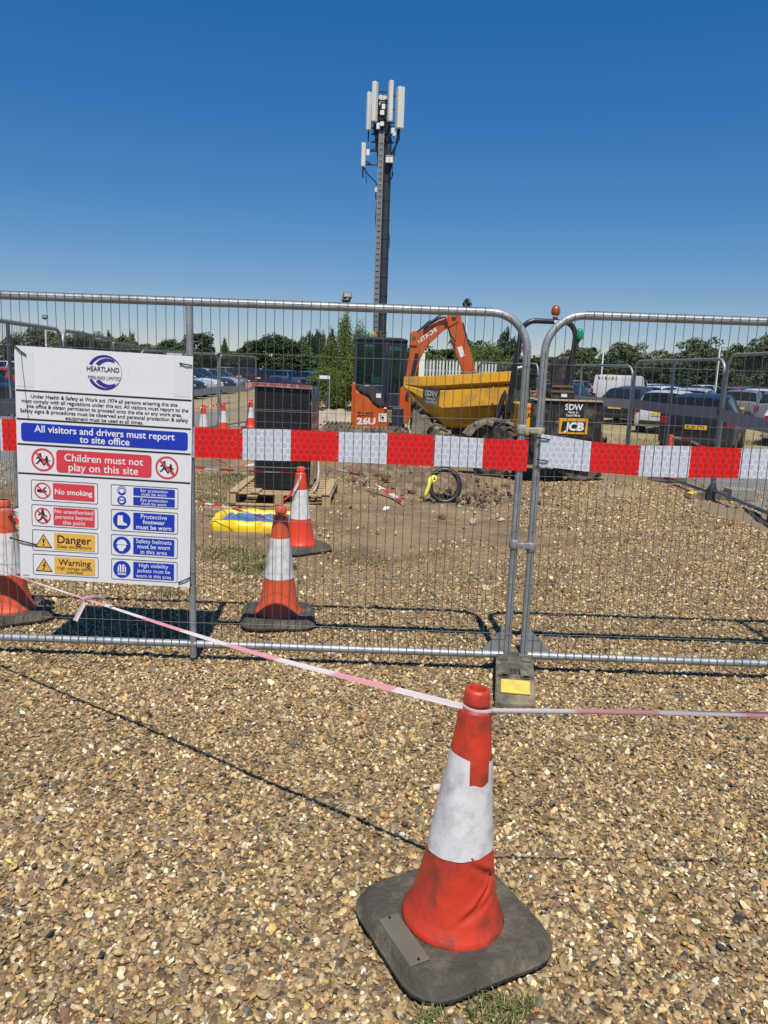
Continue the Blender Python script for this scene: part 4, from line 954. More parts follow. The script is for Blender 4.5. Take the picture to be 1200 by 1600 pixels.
b = MB(); b.box((CX0+.03, (CY0+CY1)/2, 1.68), (.008, CY1-CY0-.06, .84)); b.build('rear_window', cabglass, ex)
b = MB(); b.prism([(-.42, .95), (-.12, .95), (-.10, 1.10), (-.32, 1.12), (-.36, 1.78), (-.48, 1.78), (-.5, 1.1)], (0, 16.95, 0), (1, 0, 0), (0, 0, 1), (0, .42, 0)); b.build('seat', black_p, ex, bevel=.04)
b = MB(); b.tube([(.12, 17.1, .95), (.14, 17.1, 1.25)], .02, 8); b.tube([(.20, 17.3, .95), (.22, 17.3, 1.25)], .02, 8); b.box((-.25, 16.80, 1.36), (.16, .05, .14)); b.box((-.36, 16.80, 1.40), (.05, .05, .16)); b.build('controls', pmat('cab_items', (.30, .42, .40), .5), ex, bevel=.01)
b = MB(); b.box((.24, 17.50, 1.70), (.20, .01, .62)); b.build('paper_notice', pmat('notice_paper', (.55, .72, .62), .6), ex)
b = MB(); b.lathe([(.055, 2.26), (.065, 2.275), (.065, 2.33), (.045, 2.375), (.012, 2.385)], 16, (-.50, 17, 0)); b.build('green_beacon', pmat('beacon_green', (.01, .24, .10), .2, coat=.5), ex, smooth=50)
b = MB(); b.lathe([(.055, 2.26), (.062, 2.28), (.062, 2.34), (.045, 2.37), (.012, 2.375)], 16, (-.36, 17, 0)); b.build('amber_beacon', pmat('beacon_amber', (.62, .27, .01), .2, coat=.5), ex, smooth=50)
b = MB(); b.tube([(-.05, 16.68, 1.0), (-.06, 16.66, 1.4), (-.05, 16.68, 1.9)], .014, 6); b.build('grab_rail', navyb, ex, smooth=60)
# boom, arm, rams and hoses
b = MB(); b.prism([(.24, .50), (.46, .46), (.50, .75), (.47, 1.32), (.40, 1.34), (.25, 1.20)], (0, 16.62, 0), (1, 0, 0), (0, 0, 1), (0, .30, 0)); b.build('swing_bracket', orange, ex, bevel=.02)
b = MB()
def plate_boom(pts, y0, y1): b.prism(pts, (0, y0, 0), (1, 0, 0), (0, 0, 1), (0, y1-y0, 0))
plate_boom([(.30, 1.16), (.40, 1.10), (.52, 1.16), (.60, 1.60), (.66, 1.84), (.80, 2.12), (1.12, 2.44), (1.44, 2.64), (1.42, 2.82), (1.30, 2.78), (.92, 2.60), (.62, 2.42), (.46, 2.24), (.41, 1.85), (.36, 1.45)], 16.66, 16.86)
b.build('boom', orange, ex, bevel=.015)
b = MB(); plate_boom([(.42, 2.10), (.58, 2.10), (.60, 2.34), (.50, 2.44), (.42, 2.36)], 16.63, 16.89); b.build('boom_bracket', orange, ex, bevel=.02)
b = MB(); plate_boom([(1.18, 2.68), (1.22, 2.86), (1.36, 2.90), (1.46, 2.84), (1.54, 2.50), (1.86, 1.64), (1.82, 1.54), (1.60, 1.56), (1.50, 1.78), (1.30, 2.22)], 16.68, 16.84); am = b.build('dipper_arm', orange, ex, bevel=.015)
b = MB(); b.box((1.52, 16.676, 2.02), (.10, .006, .22), mat=Matrix.Rotation(R(-22), 3, 'Y')); b.build('decal', white_p, am)
b = MB(); put_text(b, 'HITACHI', (.78, 16.653, 2.33), (.80, 0, .60), (-.60, 0, .80), width=.46, height=.085, bold=.03); b.build('lettering', white_p, ex)
b = MB(); b.box((.47, 16.652, 2.16), (.07, .006, .09), mat=Matrix.Rotation(R(-30), 3, 'Y')); b.build('decal', white_p, ex)
b = MB(); b.tube([(.52, 16.76, 2.30), (.86, 16.76, 2.62)], .055, 12); b.build('boom_ram', navyb, ex, smooth=50)
b = MB(); b.tube([(.86, 16.76, 2.62), (1.24, 16.76, 2.90)], .026, 10); b.build('ram_rod', chrome, ex, smooth=50)
b = MB(); b.tube([(1.50, 16.76, 2.62), (1.60, 16.76, 2.32), (1.66, 16.76, 2.14)], .047, 12); b.build('bucket_ram', navyb, ex, smooth=50)
b = MB(); b.tube([(1.66, 16.76, 2.14), (1.84, 16.76, 1.56)], .024, 10); b.build('ram_rod', chrome, ex, smooth=50)
b = MB(); b.tube([(.40, 16.62, 1.0), (.50, 16.62, 1.5), (.58, 16.62, 1.95)], .04, 10); b.build('lift_ram', navyb, ex, smooth=50)
for q in (0, .035):
    b = MB(); b.tube([(.70, 16.64-q, 2.46), (.98, 16.62-q, 2.66+q), (1.14, 16.62-q, 2.72), (1.20, 16.62-q, 2.55), (1.27, 16.63-q, 2.36), (1.38, 16.64-q, 2.22)], .014, 7); b.build('hose', black_p, ex, smooth=60)
for x, z in ((1.33, 2.76), (.50, 2.28), (.40, 1.22), (1.72, 1.62)):
    b = MB(); b.lathe([(.045, -.14), (.045, .14)], 14, (x, 16.76, z), 'Y'); b.build('pivot_pin', steel, ex, smooth=40)
b = MB(); b.prism([(1.60, 1.60), (1.86, 1.62), (1.80, 1.30), (1.55, 1.05), (1.25, 1.05), (1.35, 1.35)], (0, 16.55, 0), (1, 0, 0), (0, 0, 1), (0, .42, 0)); b.build('bucket', steel, ex, bevel=.01)
b = MB(); b.tube([(1.20, 16.8, 2.86), (1.22, 16.8, 2.92), (1.30, 16.8, 2.93)], .02, 8); b.build('work_light', dkgrey, ex)

# ------------------------------------------------------------------ site tipper
yellow = pmat('yellow_paint', (.74, .37, .012), .42, 0, .08, 3, .08, 14, dirt=(.36, .22, .08), damt=.28, dscale=4, coat=.15)
blackp = pmat('black_paint', (.016, .016, .017), .5, 0, .25, 6, dirt=(.16, .125, .085), damt=.25, dscale=4)
tyre_m = pmat('muddy_tyre', (.03, .028, .026), .85, 0, .3, 8, .4, 30, dirt=(.27, .215, .15), damt=.36, dscale=3.5)
tyre_m2 = pmat('caked_tyre', (.24, .20, .145), .95, 0, .35, 8, .8, 25, dirt=(.06, .055, .045), damt=.3, dscale=6)
DU = (1.75, 12.2, 0)
du = thing('site_tipper', DU, 'yellow site tipper with a pointed skip, muddy wheels and a black roll bar', 'site tipper')
# skip as a chain of cross sections from back (right) to pouring lip (left)
hdir = Vector((-.985, .17, 0)).normalized(); sdir = Vector((hdir.y, -hdir.x, 0)) ; sdir = -sdir if sdir.y > 0 else sdir
def sk(o, s, half, z): p = Vector((2.13, 12.55, 0))+hdir*o+Vector((0, .78, 0)); q = p+sdir*half*s; return (q.x, q.y, z)
secs = [  # o, rim half, rimz, rimlow, step, plate top, plate low, floor z, floor half
    (.00, .80, 1.63, 1.49, .73, 1.40, 1.12, .72, .46), (.05, .80, 1.63, 1.49, .73, 1.40, 1.12, .70, .46),
    (1.06, .80, 1.53, 1.39, .74, 1.29, 1.02, .66, .48), (1.10, .80, 1.525, 1.385, .76, 1.28, 1.01, .68, .48),
    (1.45, .72, 1.50, 1.36, .70, 1.28, 1.16, .98, .52), (1.80, .58, 1.48, 1.37, .57, 1.35, 1.33, 1.30, .52)]
rings = []
for o, rh, rz, rl, st, pt, pl, fz, fh in secs:
    half = [(rh-.03, rz), (rh, rz), (rh, rl), (st-.04, pt+.03), (st+.015, pt), (st+.015, pl), (st-.03, pl-.02), (fh+.10, fz+.05), (fh, fz)]
    ring = [sk(o, 1, h_, z) for h_, z in half]+[sk(o, -1, h_, z) for h_, z in reversed(half)]
    rings.append(ring)
b = MB(); b.loft(rings, cap=False, closed=False); b.face(rings[0][::-1]); skp = b.build('skip', yellow, du, solid=.022, bevel=.006)
for o in (.30, 1.08):
    b = MB(); i = 0 if o < 1 else 2; S = secs[i]
    b.prism([(-.02, 0), (.02, 0), (.012, .28), (-.012, .28)], sk(o, 1, S[4]+.028, S[6]-.0), tuple(hdir), (0, 0, 1), tuple(sdir*.012)); b.build('stiffener', yellow, skp)
b = MB(); b.face([sk(o, 1, .806, z) for o, z in ((.72, 1.425), (1.02, 1.395), (1.02, 1.530), (.72, 1.560))]); b.build('worn_rim_patch', pmat('worn_grey', (.24, .21, .17), .7, 0, .3, 12), skp)
# plate on the front facet
pA, pB = Vector(sk(1.16, 1, .775, 1.30)), Vector(sk(1.44, 1, .72, 1.315)); ud = (pA-pB); wd_ = ud.length; ud.normalize(); vdn = Vector((.05, -.06, 1)).normalized(); nn = ud.cross(vdn); nn = nn if nn.y < 0 else -nn
pc = (pA+pB)/2+nn*.035+Vector((0, 0, -.13))
def plate_text(parent, c, u, v, n_, w_, h_, rows, face, ink, frame=None, name='name_plate'):
    b = MB(); b.prism([(-w_/2, -h_/2), (w_/2, -h_/2), (w_/2, h_/2), (-w_/2, h_/2)], c, u, v, tuple(Vector(n_)*.008)); p = b.build(name, face, parent)
    b = MB()
    for s, x, z, tw, th in rows: put_text(b, s, Vector(c)+Vector(u)*x+Vector(v)*z+Vector(n_)*.0105, u, v, width=tw, height=th, bold=.03)
    b.build('lettering', ink, p)
    return p
platedark = pmat('plate_dark', (.035, .04, .05), .6, 0, .2, 8, dirt=(.2, .17, .12), damt=.3)
inkgrey = pmat('plate_lettering', (.40, .40, .38), .6)
plate_text(skp, pc, tuple(ud), tuple(vdn), tuple(nn), .29, .27, [('SDW', 0, .065, .22, .085), ('Plant &', 0, -.02, .17, .032), ('Tool Hire', 0, -.075, .20, .032)], platedark, inkgrey)
# front unit chassis, wheels
def wheel(name, c, r, w_, axis_rz, m, hub=yellow, parent=du):
    b = MB(); c = Vector(c); T = Matrix.Rotation(axis_rz, 3, 'Z')
    prof = [(r*.52, -w_/2+.02), (r*.60, -w_/2), (r*.90, -w_/2+.01), (r*.985, -w_/2+.05), (r*.985, w_/2-.05), (r*.90, w_/2-.01), (r*.60, w_/2), (r*.52, w_/2-.02)]
    b.lathe(prof, 36, (0, 0, 0), 'X')
    nl = 18
    for k in range(nl):
        for s in (-1, 1):
            a = 2*math.pi*(k+(.5 if s > 0 else 0))/nl; Q = Matrix.Rotation(a, 3, 'X') @ Matrix.Rotation(s*R(38), 3, 'Z')
            p = Matrix.Rotation(a, 3, 'X') @ Vector((s*w_*.24, 0, r*1.0)); b.box(p, (w_*.55, .045, .055), mat=Q)
    b.v = [tuple(c+T @ Vector(p)) for p in b.v]; t_ = b.build(name, m, parent, smooth=40)
    b = MB(); b.lathe([(r*.54, -w_*.25), (r*.50, -w_*.38), (r*.42, -w_*.30), (r*.22, -w_*.30), (r*.20, -w_*.42), (.0, -w_*.42)], 24, (0, 0, 0), 'X', cap=False); b.lathe([(r*.54, w_*.25), (r*.50, w_*.38), (r*.42, w_*.30), (r*.0, w_*.30)], 24, (0, 0, 0), 'X', cap=False)
    b.v = [tuple(c+T @ Vector(p)) for p in b.v]; b.build('hub', hub, t_, smooth=40)
    return t_
wheel('wheel', (.76, 13.0, .36), .37, .30, R(62), tyre_m2)
wheel('wheel', (1.30, 14.2, .36), .37, .30, R(62), tyre_m2)
wheel('wheel', (1.72, 12.12, .41), .43, .34, R(62), tyre_m)
wheel('wheel', (3.00, 11.95, .41), .43, .34, R(100), tyre_m)
b = MB(); b.box((1.25, 13.25, .52), (1.5, .55, .3), R(-8)); b.box((1.95, 12.7, .6), (.7, .5, .4), R(-10)); b.build('chassis', blackp, du, bevel=.02)
b = MB(); b.prism([(.40, .42), (.42, .98), (.78, .72), (.70, .68), (.66, .60), (.72, .48)], (0, 12.78, 0), (1, 0, 0), (0, 0, 1), (0, .04, 0)); b.build('front_mudguard', tyre_m2, du, bevel=.006)
b = MB(); arcp = [(1.72+.53*math.cos(a), .41+.50*math.sin(a)) for a in [R(8+16*k) for k in range(10)]]; arcq = [(1.72+.47*math.cos(a), .41+.45*math.sin(a)) for a in [R(8+16*k) for k in range(10)]]
b.prism(arcp+arcq[::-1], (0, 11.93, 0), (1, 0, 0), (0, 0, 1), (-.05, .40, 0)); b.build('rear_mudguard', pmat('muddy_guard', (.06, .055, .05), .8, 0, .3, 8, .5, dirt=(.30, .25, .18), damt=.5), du, bevel=.008)
# rear unit: engine box with louvred back, seat deck, hydraulic tank, canopy hoop
rzr = R(4); RT = Matrix.Rotation(rzr, 3, 'Z'); RO = Vector((2.70, 11.62, 0))
def rp(x, y, z): return tuple(RO+RT @ Vector((x, y, z)))
RM = RT
b = MB(); b.prism([(-.50, .42), (.50, .42), (.55, .50), (.55, 1.20), (.50, 1.245), (-.50, 1.215), (-.535, 1.18), (-.535, .50)], rp(0, 0, 0), tuple(RT @ Vector((1, 0, 0))), (0, 0, 1), tuple(RT @ Vector((0, .95, 0)))); b.build('engine_box', blackp, du, bevel=.025, seg=3)
b = MB(); b.box(rp(.0, .08, 1.238), (1.04, .22, .022), mat=RM); b.build('top_edge', pmat('dusty_edge', (.42, .30, .20), .8, 0, .2, 9), du, bevel=.004)
b = MB()
for k in range(6): b.box(rp(-.40+.055*k, -.006, .88), (.018, .02, .42), mat=RM)
b.build('louvre_grille', dkgrey, du)
plate_text(du, rp(.09, -.004, 1.09), tuple(RT @ Vector((1, 0, 0))), (0, 0, 1), tuple(RT @ Vector((0, -1, 0))), .32, .215, [('SDW', 0, .055, .27, .085), ('Plant &', -.01, -.022, .17, .030), ('Tool Hire', -.01, -.068, .22, .032)], pmat('plate_black', (.02, .02, .022), .5), ink_white)
lp = plate_text(du, rp(.09, -.004, .86), tuple(RT @ Vector((1, 0, 0))), (0, 0, 1), tuple(RT @ Vector((0, -1, 0))), .46, .235, [], pmat('badge_yellow', (.72, .36, .015), .4), ink_white, name='badge')
b = MB(); b.prism([(-.175, -.085), (.19, -.085), (.205, .075), (-.16, .075)], Vector(rp(.09, -.014, .86)), tuple(RT @ Vector((1, 0, 0))), (0, 0, 1), tuple(RT @ Vector((0, -.002, 0)))); ip = b.build('inner_panel', ink_black, lp)
b = MB(); put_text(b, 'JCB', rp(.115, -.020, .858), tuple(RT @ Vector((1, 0, 0))), (.10, 0, 1), width=.30, height=.115, bold=.05); b.build('lettering', ink_white, ip)
b = MB(); b.box(rp(-.145, -.018, .915), (.035, .004, .035), mat=RM); b.build('badge_mark', pmat('badge_orange', (.72, .16, .015), .4), ip)
b = MB(); b.box(rp(.55, .06, .62), (.06, .10, .24), mat=RM); b.build('tail_light', pmat('tail_red', (.30, .012, .01), .25, coat=.5), du, bevel=.01)
b = MB(); b.box(rp(-.60, .50, .92), (.22, .75, .50), mat=RM); b.build('side_tank', yellow, du, bevel=.02)
b = MB(); b.box(rp(-.44, .10, .94), (.012, .24, .46), mat=RM); b.box(rp(-.56, .115, .93), (.2, .012, .46), mat=RM); pnl = b.build('side_panel', yellow, du, bevel=.004)
b = MB(); b.box(rp(-.55, .106, 1.10), (.09, .005, .03), mat=RM); b.build('decal', ink_red, pnl)
b = MB(); put_text(b, 'JCB', rp(-.53, .1055, 1.0), tuple(RT @ Vector((1, 0, 0))), (0, 0, 1), width=.11, height=.05, bold=.05); b.build('lettering', ink_black, pnl)
b = MB(); b.box(rp(-.58, .45, .46), (.26, .8, .42), mat=RM); b.box(rp(0, .5, .36), (.9, .9, .22), mat=RM); b.build('rear_chassis', blackp, du, bevel=.02)
b = MB(); b.prism([(-.10, 1.22), (.28, 1.22), (.30, 1.36), (.22, 1.40), (.27, 1.80), (.18, 1.90), (-.02, 1.90), (-.13, 1.78), (-.08, 1.40), (-.14, 1.34)], rp(-.05, .42, 0), tuple(RT @ Vector((1, 0, 0))), (0, 0, 1), tuple(RT @ Vector((0, .14, 0)))); b.box(rp(.05, .75, 1.32), (.44, .46, .14), mat=RM); b.build('seat', pmat('seat_vinyl', (.022, .022, .024), .4, 0, .2, 6, .2, 20, dirt=(.14, .10, .07), damt=.3), du, bevel=.05, seg=3)
b = MB(); b.box(rp(.02, .405, 1.36), (.36, .012, .03), mat=RM); b.box(rp(.02, .405, 1.44), (.34, .012, .03), mat=RM); b.build('seat_bracket', pmat('rusty_bar', (.20, .09, .04), .7), du)
b = MB(); b.box(rp(.05, .40, 1.30), (.09, .006, .05), mat=RM); b.build('decal', ink_white, du)
b = MB(); b.tube([rp(-.42, .75, 1.1), rp(-.40, .9, 1.35), rp(-.40, 1.0, 1.55)], .035, 10); b.lathe([(.17, -.012), (.18, 0), (.17, .012)], 20, rp(-.40, .98, 1.58), 'Z'); b.build('steering_column', black_p, du, smooth=50)
b = MB(); b.tube([rp(-.56, 1.35, 1.25), rp(-.56, 1.32, 1.55), rp(-.50, 1.3, 1.70), rp(-.40, 1.3, 1.72)], .022, 8); b.build('grab_rail', white_p, du, smooth=60)
b = MB(); b.prism([(-.1, 0), (.1, 0), (.14, .22), (-.06, .24)], rp(-.42, 1.30, 1.36), tuple(RT @ Vector((1, 0, 0))), (0, 0, 1), (0, .12, 0)); b.build('dashboard', black_p, du, bevel=.02)
b = MB(); b.tube([rp(-.36, .6, 1.22), rp(-.33, .6, 1.36), rp(-.27, .6, 1.43)], .014, 7); b.build('orange_lever', orange, du, smooth=60)
hoop = [(-.80, .55, .70), (-.79, .5, 1.05), (-.745, .42, 1.75), (-.71, .36, 2.10)]
nA = 8
for k in range(1, nA+1): a = R(90*k/nA); hoop.append((-.71+.22*(1-math.cos(a)), .36, 2.17+.23*math.sin(a)-.0))
hoop += [(-.2, .36, 2.40), (-.05, .36, 2.40)]
for k in range(1, nA+1): a = R(90*k/nA); hoop.append((-.05+.19*math.sin(a), .36, 2.40-.22*(1-math.cos(a))))
hoop += [(.14, .37, 2.02), (.11, .42, 1.70), (.02, .5, 1.05)]
b = MB(); b.tube([rp(x, y, z) for x, y, z in hoop], [.043]*4+[.040]*(2*nA+2)+[.043, .048, .052], 14); b.build('roll_bar', pmat('roll_bar_paint', (.014, .017, .026), .35, 0, .15, 6, coat=.2), du, smooth=60)
b = MB(); b.box(rp(-.17, .315, 2.40), (.09, .008, .035), mat=RM); b.build('decal', white_p, du)
b = MB(); b.box(rp(.06, .46, 1.30), (.14, .1, .56), mat=RM); b.box(rp(-.78, .5, 1.15), (.12, .1, .3), mat=RM); b.build('roll_bar_foot', blackp, du, bevel=.01)
b = MB(); b.tube([rp(.10, .38, 1.92), rp(.17, .36, 1.99), rp(.19, .35, 2.12)], .014, 7); b.box(rp(.175, .36, 2.03), (.06, .05, .07)); b.lathe([(.03, 2.12), (.03, 2.15)], 12, rp(.195, .35, 0)); b.build('beacon_bracket', dkgrey, du, smooth=50)
b = MB(); b.lathe([(.046, 2.15), (.056, 2.165), (.058, 2.23), (.045, 2.29), (.02, 2.315), (.0, 2.318)], 18, rp(.20, .35, 0)); b.build('green_beacon', pmat('beacon_green_lit', (.008, .25, .10), .15, coat=.6), du, smooth=50)
b = MB(); b.lathe([(.035, 2.44), (.045, 2.47)], 12, rp(-.19, .36, 0)); b.lathe([(.048, 2.49), (.068, 2.52), (.068, 2.58), (.045, 2.63), (.0, 2.645)], 18, rp(-.19, .36, 0)); b.build('amber_beacon', pmat('beacon_rust', (.36, .07, .02), .3, coat=.3), du, smooth=50)
b = MB(); 
for k in range(5): b.tube([rp(-.62-.03*k, .95, .55+.05*k), rp(-.72-.02*k, 1.1, .95), rp(-.74-.03*k, 1.25, 1.45-.03*k), rp(-.95, 1.3, 1.50)], .018, 6)
b.tube([rp(-.9, 1.0, .7), rp(-.68, 1.1, 1.5)], .045, 8)
b.build('hydraulic_hoses', black_p, du, smooth=60)
b = MB(); rg = random.Random(12)
for _ in range(26): rock(b, (rg.uniform(1.35, 2.0), 11.95+rg.uniform(-.05, .2), .80+rg.uniform(.02, .12)-abs(rg.uniform(1.35, 2.0)-1.7)*.2), rg.uniform(.03, .07))
b.build('caked_mud', tyre_m2, du)

# ------------------------------------------------------------------ phone mast
def mast():
    t = thing('phone_mast', (-.59, 40, 0), 'tall grey phone mast with a ladder and a crown of white panel antennas', 'phone mast')
    dark = pmat('mast_pole', (.045, .052, .065), .5, .4, .15, 2); lad = pmat('mast_ladder', (.24, .25, .26), .55, .4, .2, 3); pan = pmat('antenna_panel', (.66, .66, .62), .5, 0, .06, 1, dirt=(.50, .50, .46), damt=.2, dscale=.8); blk = pmat('mast_bracket', (.03, .034, .045), .5, .3, .2, 2)
    X, Y = -.53, 40
    b = MB(); b.lathe([(.26, .0), (.235, 3), (.215, 8), (.19, 12.6)], 20, (X+.09, Y, 0))
    for z in [2.5+.9*k for k in range(11)]: b.lathe([(.25-.006*z+.03, z-.02), (.25-.006*z+.03, z+.02)], 18, (X+.09, Y, 0))
    b.build('pole', dark, t, smooth=40)
    b = MB()
    for x in (-.33, -.11): b.box((X+x, Y-.42, 6.9), (.045, .05, 11.6))
    b.box((X-.22, Y-.30, 6.9), (.22, .012, 11.6))
    for k in range(42): b.box((X-.22, Y-.43, 1.4+.27*k), (.22, .035, .035))
    b.build('ladder', lad, t)
    def ant(name, x, z0, z1, w_, d_, y=0, rz=0):
        b = MB(); b.prism([(-w_/2, -d_*.3), (-w_*.38, -d_/2), (w_*.38, -d_/2), (w_/2, -d_*.3), (w_/2, d_/2), (-w_/2, d_/2)], (0, 0, z0), (1, 0, 0), (0, 1, 0), (0, 0, z1-z0))
        T = Matrix.Rotation(rz, 3, 'Z'); b.v = [tuple(Vector((x, Y+y, 0))+T @ Vector(p)) for p in b.v]
        o = b.build(name, pan, t, bevel=.02)
        b = MB(); b.tube([(x+.0, Y+y+.12, z0-.5), (x, Y+y+.12, z1-.1)], .035, 8)
        for z in (z0+.2, z1-.25): b.box((x, Y+y+.16, z), (.12, .18, .09)); b.box(((x+X)/2, Y+.1+y*.5, z-.1), (abs(x-X), .06, .06))
        b.build('antenna_mount', blk, o)
        return o
    ant('antenna', -1.40, 12.98, 14.68, .17, .24, .15, R(-55))
    ant('antenna', -1.13, 13.22, 14.98, .22, .26, -.35, R(-30))
    ant('antenna', -.37, 13.25, 15.05, .20, .24, -.35, R(25))
    ant('antenna', .10, 13.02, 14.86, .36, .30, -.1, R(28))
    ant('antenna', -.86, 13.9, 14.62, .20, .2, .4, 0); ant('antenna', -.66, 13.8, 14.6, .22, .2, .4, 0)
    ant('small_antenna', -1.62, 11.30, 12.38, .13, .2, .1, R(-70))
    rgm = random.Random(8)
    b = MB()
    for x, z in ((-.92, 13.05), (-.74, 13.15), (-.76, 13.65), (-.70, 13.92), (-.20, 12.86), (-.14, 12.72), (-1.38, 11.85), (-.93, 10.15)): b.box((x, Y-.25, z), (rgm.uniform(.14, .2), .14, rgm.uniform(.18, .28)), rgm.uniform(-.4, .4))
    b.build('radio_unit', white_p, t, bevel=.012)
    for x in (-.42, -.25): b = MB(); b.box((x, Y-.42, 11.50), (.15, .10, .24)); b.build('cabinet', white_p, t, bevel=.01)
    b = MB(); b.box((-.33, Y-.34, 11.56), (.40, .12, .36)); b.build('cabinet_bracket', lad, t)
    b = MB()
    for x in (-.98, -.80, -.60, -.42): b.tube([(x*.6-.25, Y, 11.0), (x, Y, 12.6), (x, Y, 14.2)], .045, 6)
    for z in (12.4, 12.75, 13.3, 13.9): b.box((-.70, Y, z), (1.1, .07, .07)); b.box((-.70, Y+.2, z+.2), (.06, .9, .06))
    for k in range(46): b.tube([(rgm.uniform(-1.05, -.3), Y-.15, rgm.uniform(11.8, 13.9)), (rgm.uniform(-1.0, -.4), Y-.2, rgm.uniform(11.8, 13.9))], .028, 5)
    for k in range(60): b.box((rgm.uniform(-1.0, -.35), Y-.2, rgm.uniform(12.3, 14.2)), (rgm.uniform(.06, .16), .12, rgm.uniform(.06, .2)), rgm.uniform(0, 1))
    b.tube([(-1.50, Y, 11.9), (-1.1, Y, 12.1), (-.85, Y, 12.05)], .035, 6); b.tube([(-1.5, Y, 11.5), (-.85, Y, 11.3)], .03, 6)
    b.tube([(-.85, Y, 12.4), (-1.0, Y, 13.0)], .06, 6)
    b.build('headframe', blk, t)
    b = MB()
    for k in range(7): b.tube([(.08+rgm.uniform(-.08, .05), Y-.1, 13.0), (.0+rgm.uniform(-.05, .05), Y-.1, 12.4), (-.10-.03*k, Y-.1, 11.8), (-.30, Y-.2, 11.0)], .028, 6)
    for k in range(4): b.tube([(-1.15+.05*k, Y-.1, 13.2), (-1.05+.03*k, Y-.1, 12.5), (-.85, Y-.1, 11.4)], .028, 6)
    for k in range(3): b.tube([(-.28+.05*k, Y-.35, 11.38), (-.12-.03*k, Y-.4, 10.85-.08*k), (-.22-.05*k, Y-.3, 10.72-.1*k), (-.36, Y-.3, 11.0)], .018, 6)
    b.tube([(-1.60, Y, 11.25), (-1.35, Y, 10.9), (-1.0, Y, 10.6), (-.80, Y, 10.3)], .03, 6); b.tube([(-1.5, Y, 11.2), (-1.45, Y, 10.8), (-1.42, Y, 10.5)], .02, 6)
    b.tube([(-.95, Y-.2, 10.1), (-.93, Y-.2, 9.75), (-.85, Y-.2, 9.65), (-.78, Y-.2, 9.8)], .03, 6); b.tube([(-.86, Y-.2, 9.6), (-.89, Y-.2, 8.9), (-.84, Y-.2, 8.3)], .05, 6)
    b.tube([(-.25, Y-.2, 8.2), (-.19, Y-.2, 7.9), (-.20, Y-.2, 7.5), (-.25, Y-.2, 7.4)], .02, 6)
    b.build('cables', black_p, t, smooth=60)
mast()

# ------------------------------------------------------------------ lamps on poles, palisade, small boards
def floodlight(loc, h, label, heads, rz):
    t = thing('floodlight_pole', loc, label, 'floodlight', 'floodlights on white poles'); x, y, _ = loc
    b = MB(); b.tube([(x, y, 0), (x, y, h*.55), (x, y, h-.1)], [.085, .07, .06], 12); b.build('pole', white_p, t, smooth=50)
    for k in range(heads):
        b = MB(); T = Matrix.Rotation(rz+k*.6, 3, 'Z') @ Matrix.Rotation(R(-25), 3, 'X'); c = Vector((x+.05*k, y, h+.06+.16*k)); b.box(c, (.40, .18, .28), mat=T); b.box(c+T @ Vector((0, .12, .02)), (.26, .1, .18), mat=T); hd = b.build('lamp_head', black_p, t, bevel=.02)
        b = MB(); b.box(c+T @ Vector((0, -.092, 0)), (.32, .01, .2), mat=T); b.build('lens', pmat('lamp_lens', (.20, .21, .23), .2), hd)
floodlight((-2.16, 38, 0), 4.75, 'white pole with a dark floodlight above the green bush', 2, R(-25))
floodlight((3.63, 38, 0), 4.65, 'white pole with a dark floodlight behind the excavator arm', 2, R(30))
floodlight((-26.3, 60, 0), 4.5, 'thin far lamp pole left of centre over the white sign', 1, 0)
def pole(loc, h, r, label):
    b = MB(); x, y, _ = loc; b.tube([(x, y, 0), (x, y, h)], r, 8); b.box((x, y, h-.05), (.09, .09, .1)); tag(b.build('post', white_p, smooth=50), label, 'post')
pole((13.6, 50, 0), 3.2, .05, 'slim pale pole rising beside the white van'); pole((17.6, 42, 0), 3.3, .06, 'slim pale pole among the parked cars at right, near the tall trees')
pal = thing('palisade_fence', (1.9, 30, 0), 'white palisade fence with a thick gatepost behind the excavator boom', 'palisade fence')
b = MB(); b.box((1.24, 30, 1.15), (.24, .24, 2.3)); b.box((1.24, 30, 2.30), (.28, .28, .06)); b.build('gate_post', white_p, pal, bevel=.01)
b = MB()
for k in range(22):
    x = 1.46+.125*k; b.prism([(-.035, .1), (.035, .1), (.035, 1.95), (0, 2.02), (-.035, 1.95)], (x, 30, 0), (1, 0, 0), (0, 0, 1), (0, .012, 0))
b.build('pales', pmat('palisade_zinc', (.62, .65, .66), .5, .1, .1, 4), pal)
b = MB(); b.box((2.75, 30.03, .5), (2.8, .04, .06)); b.box((2.75, 30.03, 1.6), (2.8, .04, .06)); b.build('rail', galv, pal)
sb = thing('small_board', (-2.46, 30, 0), 'little white board on a thin post at the left of the green bush', 'board')
b = MB(); b.box((-2.46, 29.98, 1.2), (.40, .02, .13)); b.build('plate', white_p, sb); b = MB(); b.box((-2.27, 30, .62), (.05, .03, 1.24)); b.build('post', galv_dark, sb)

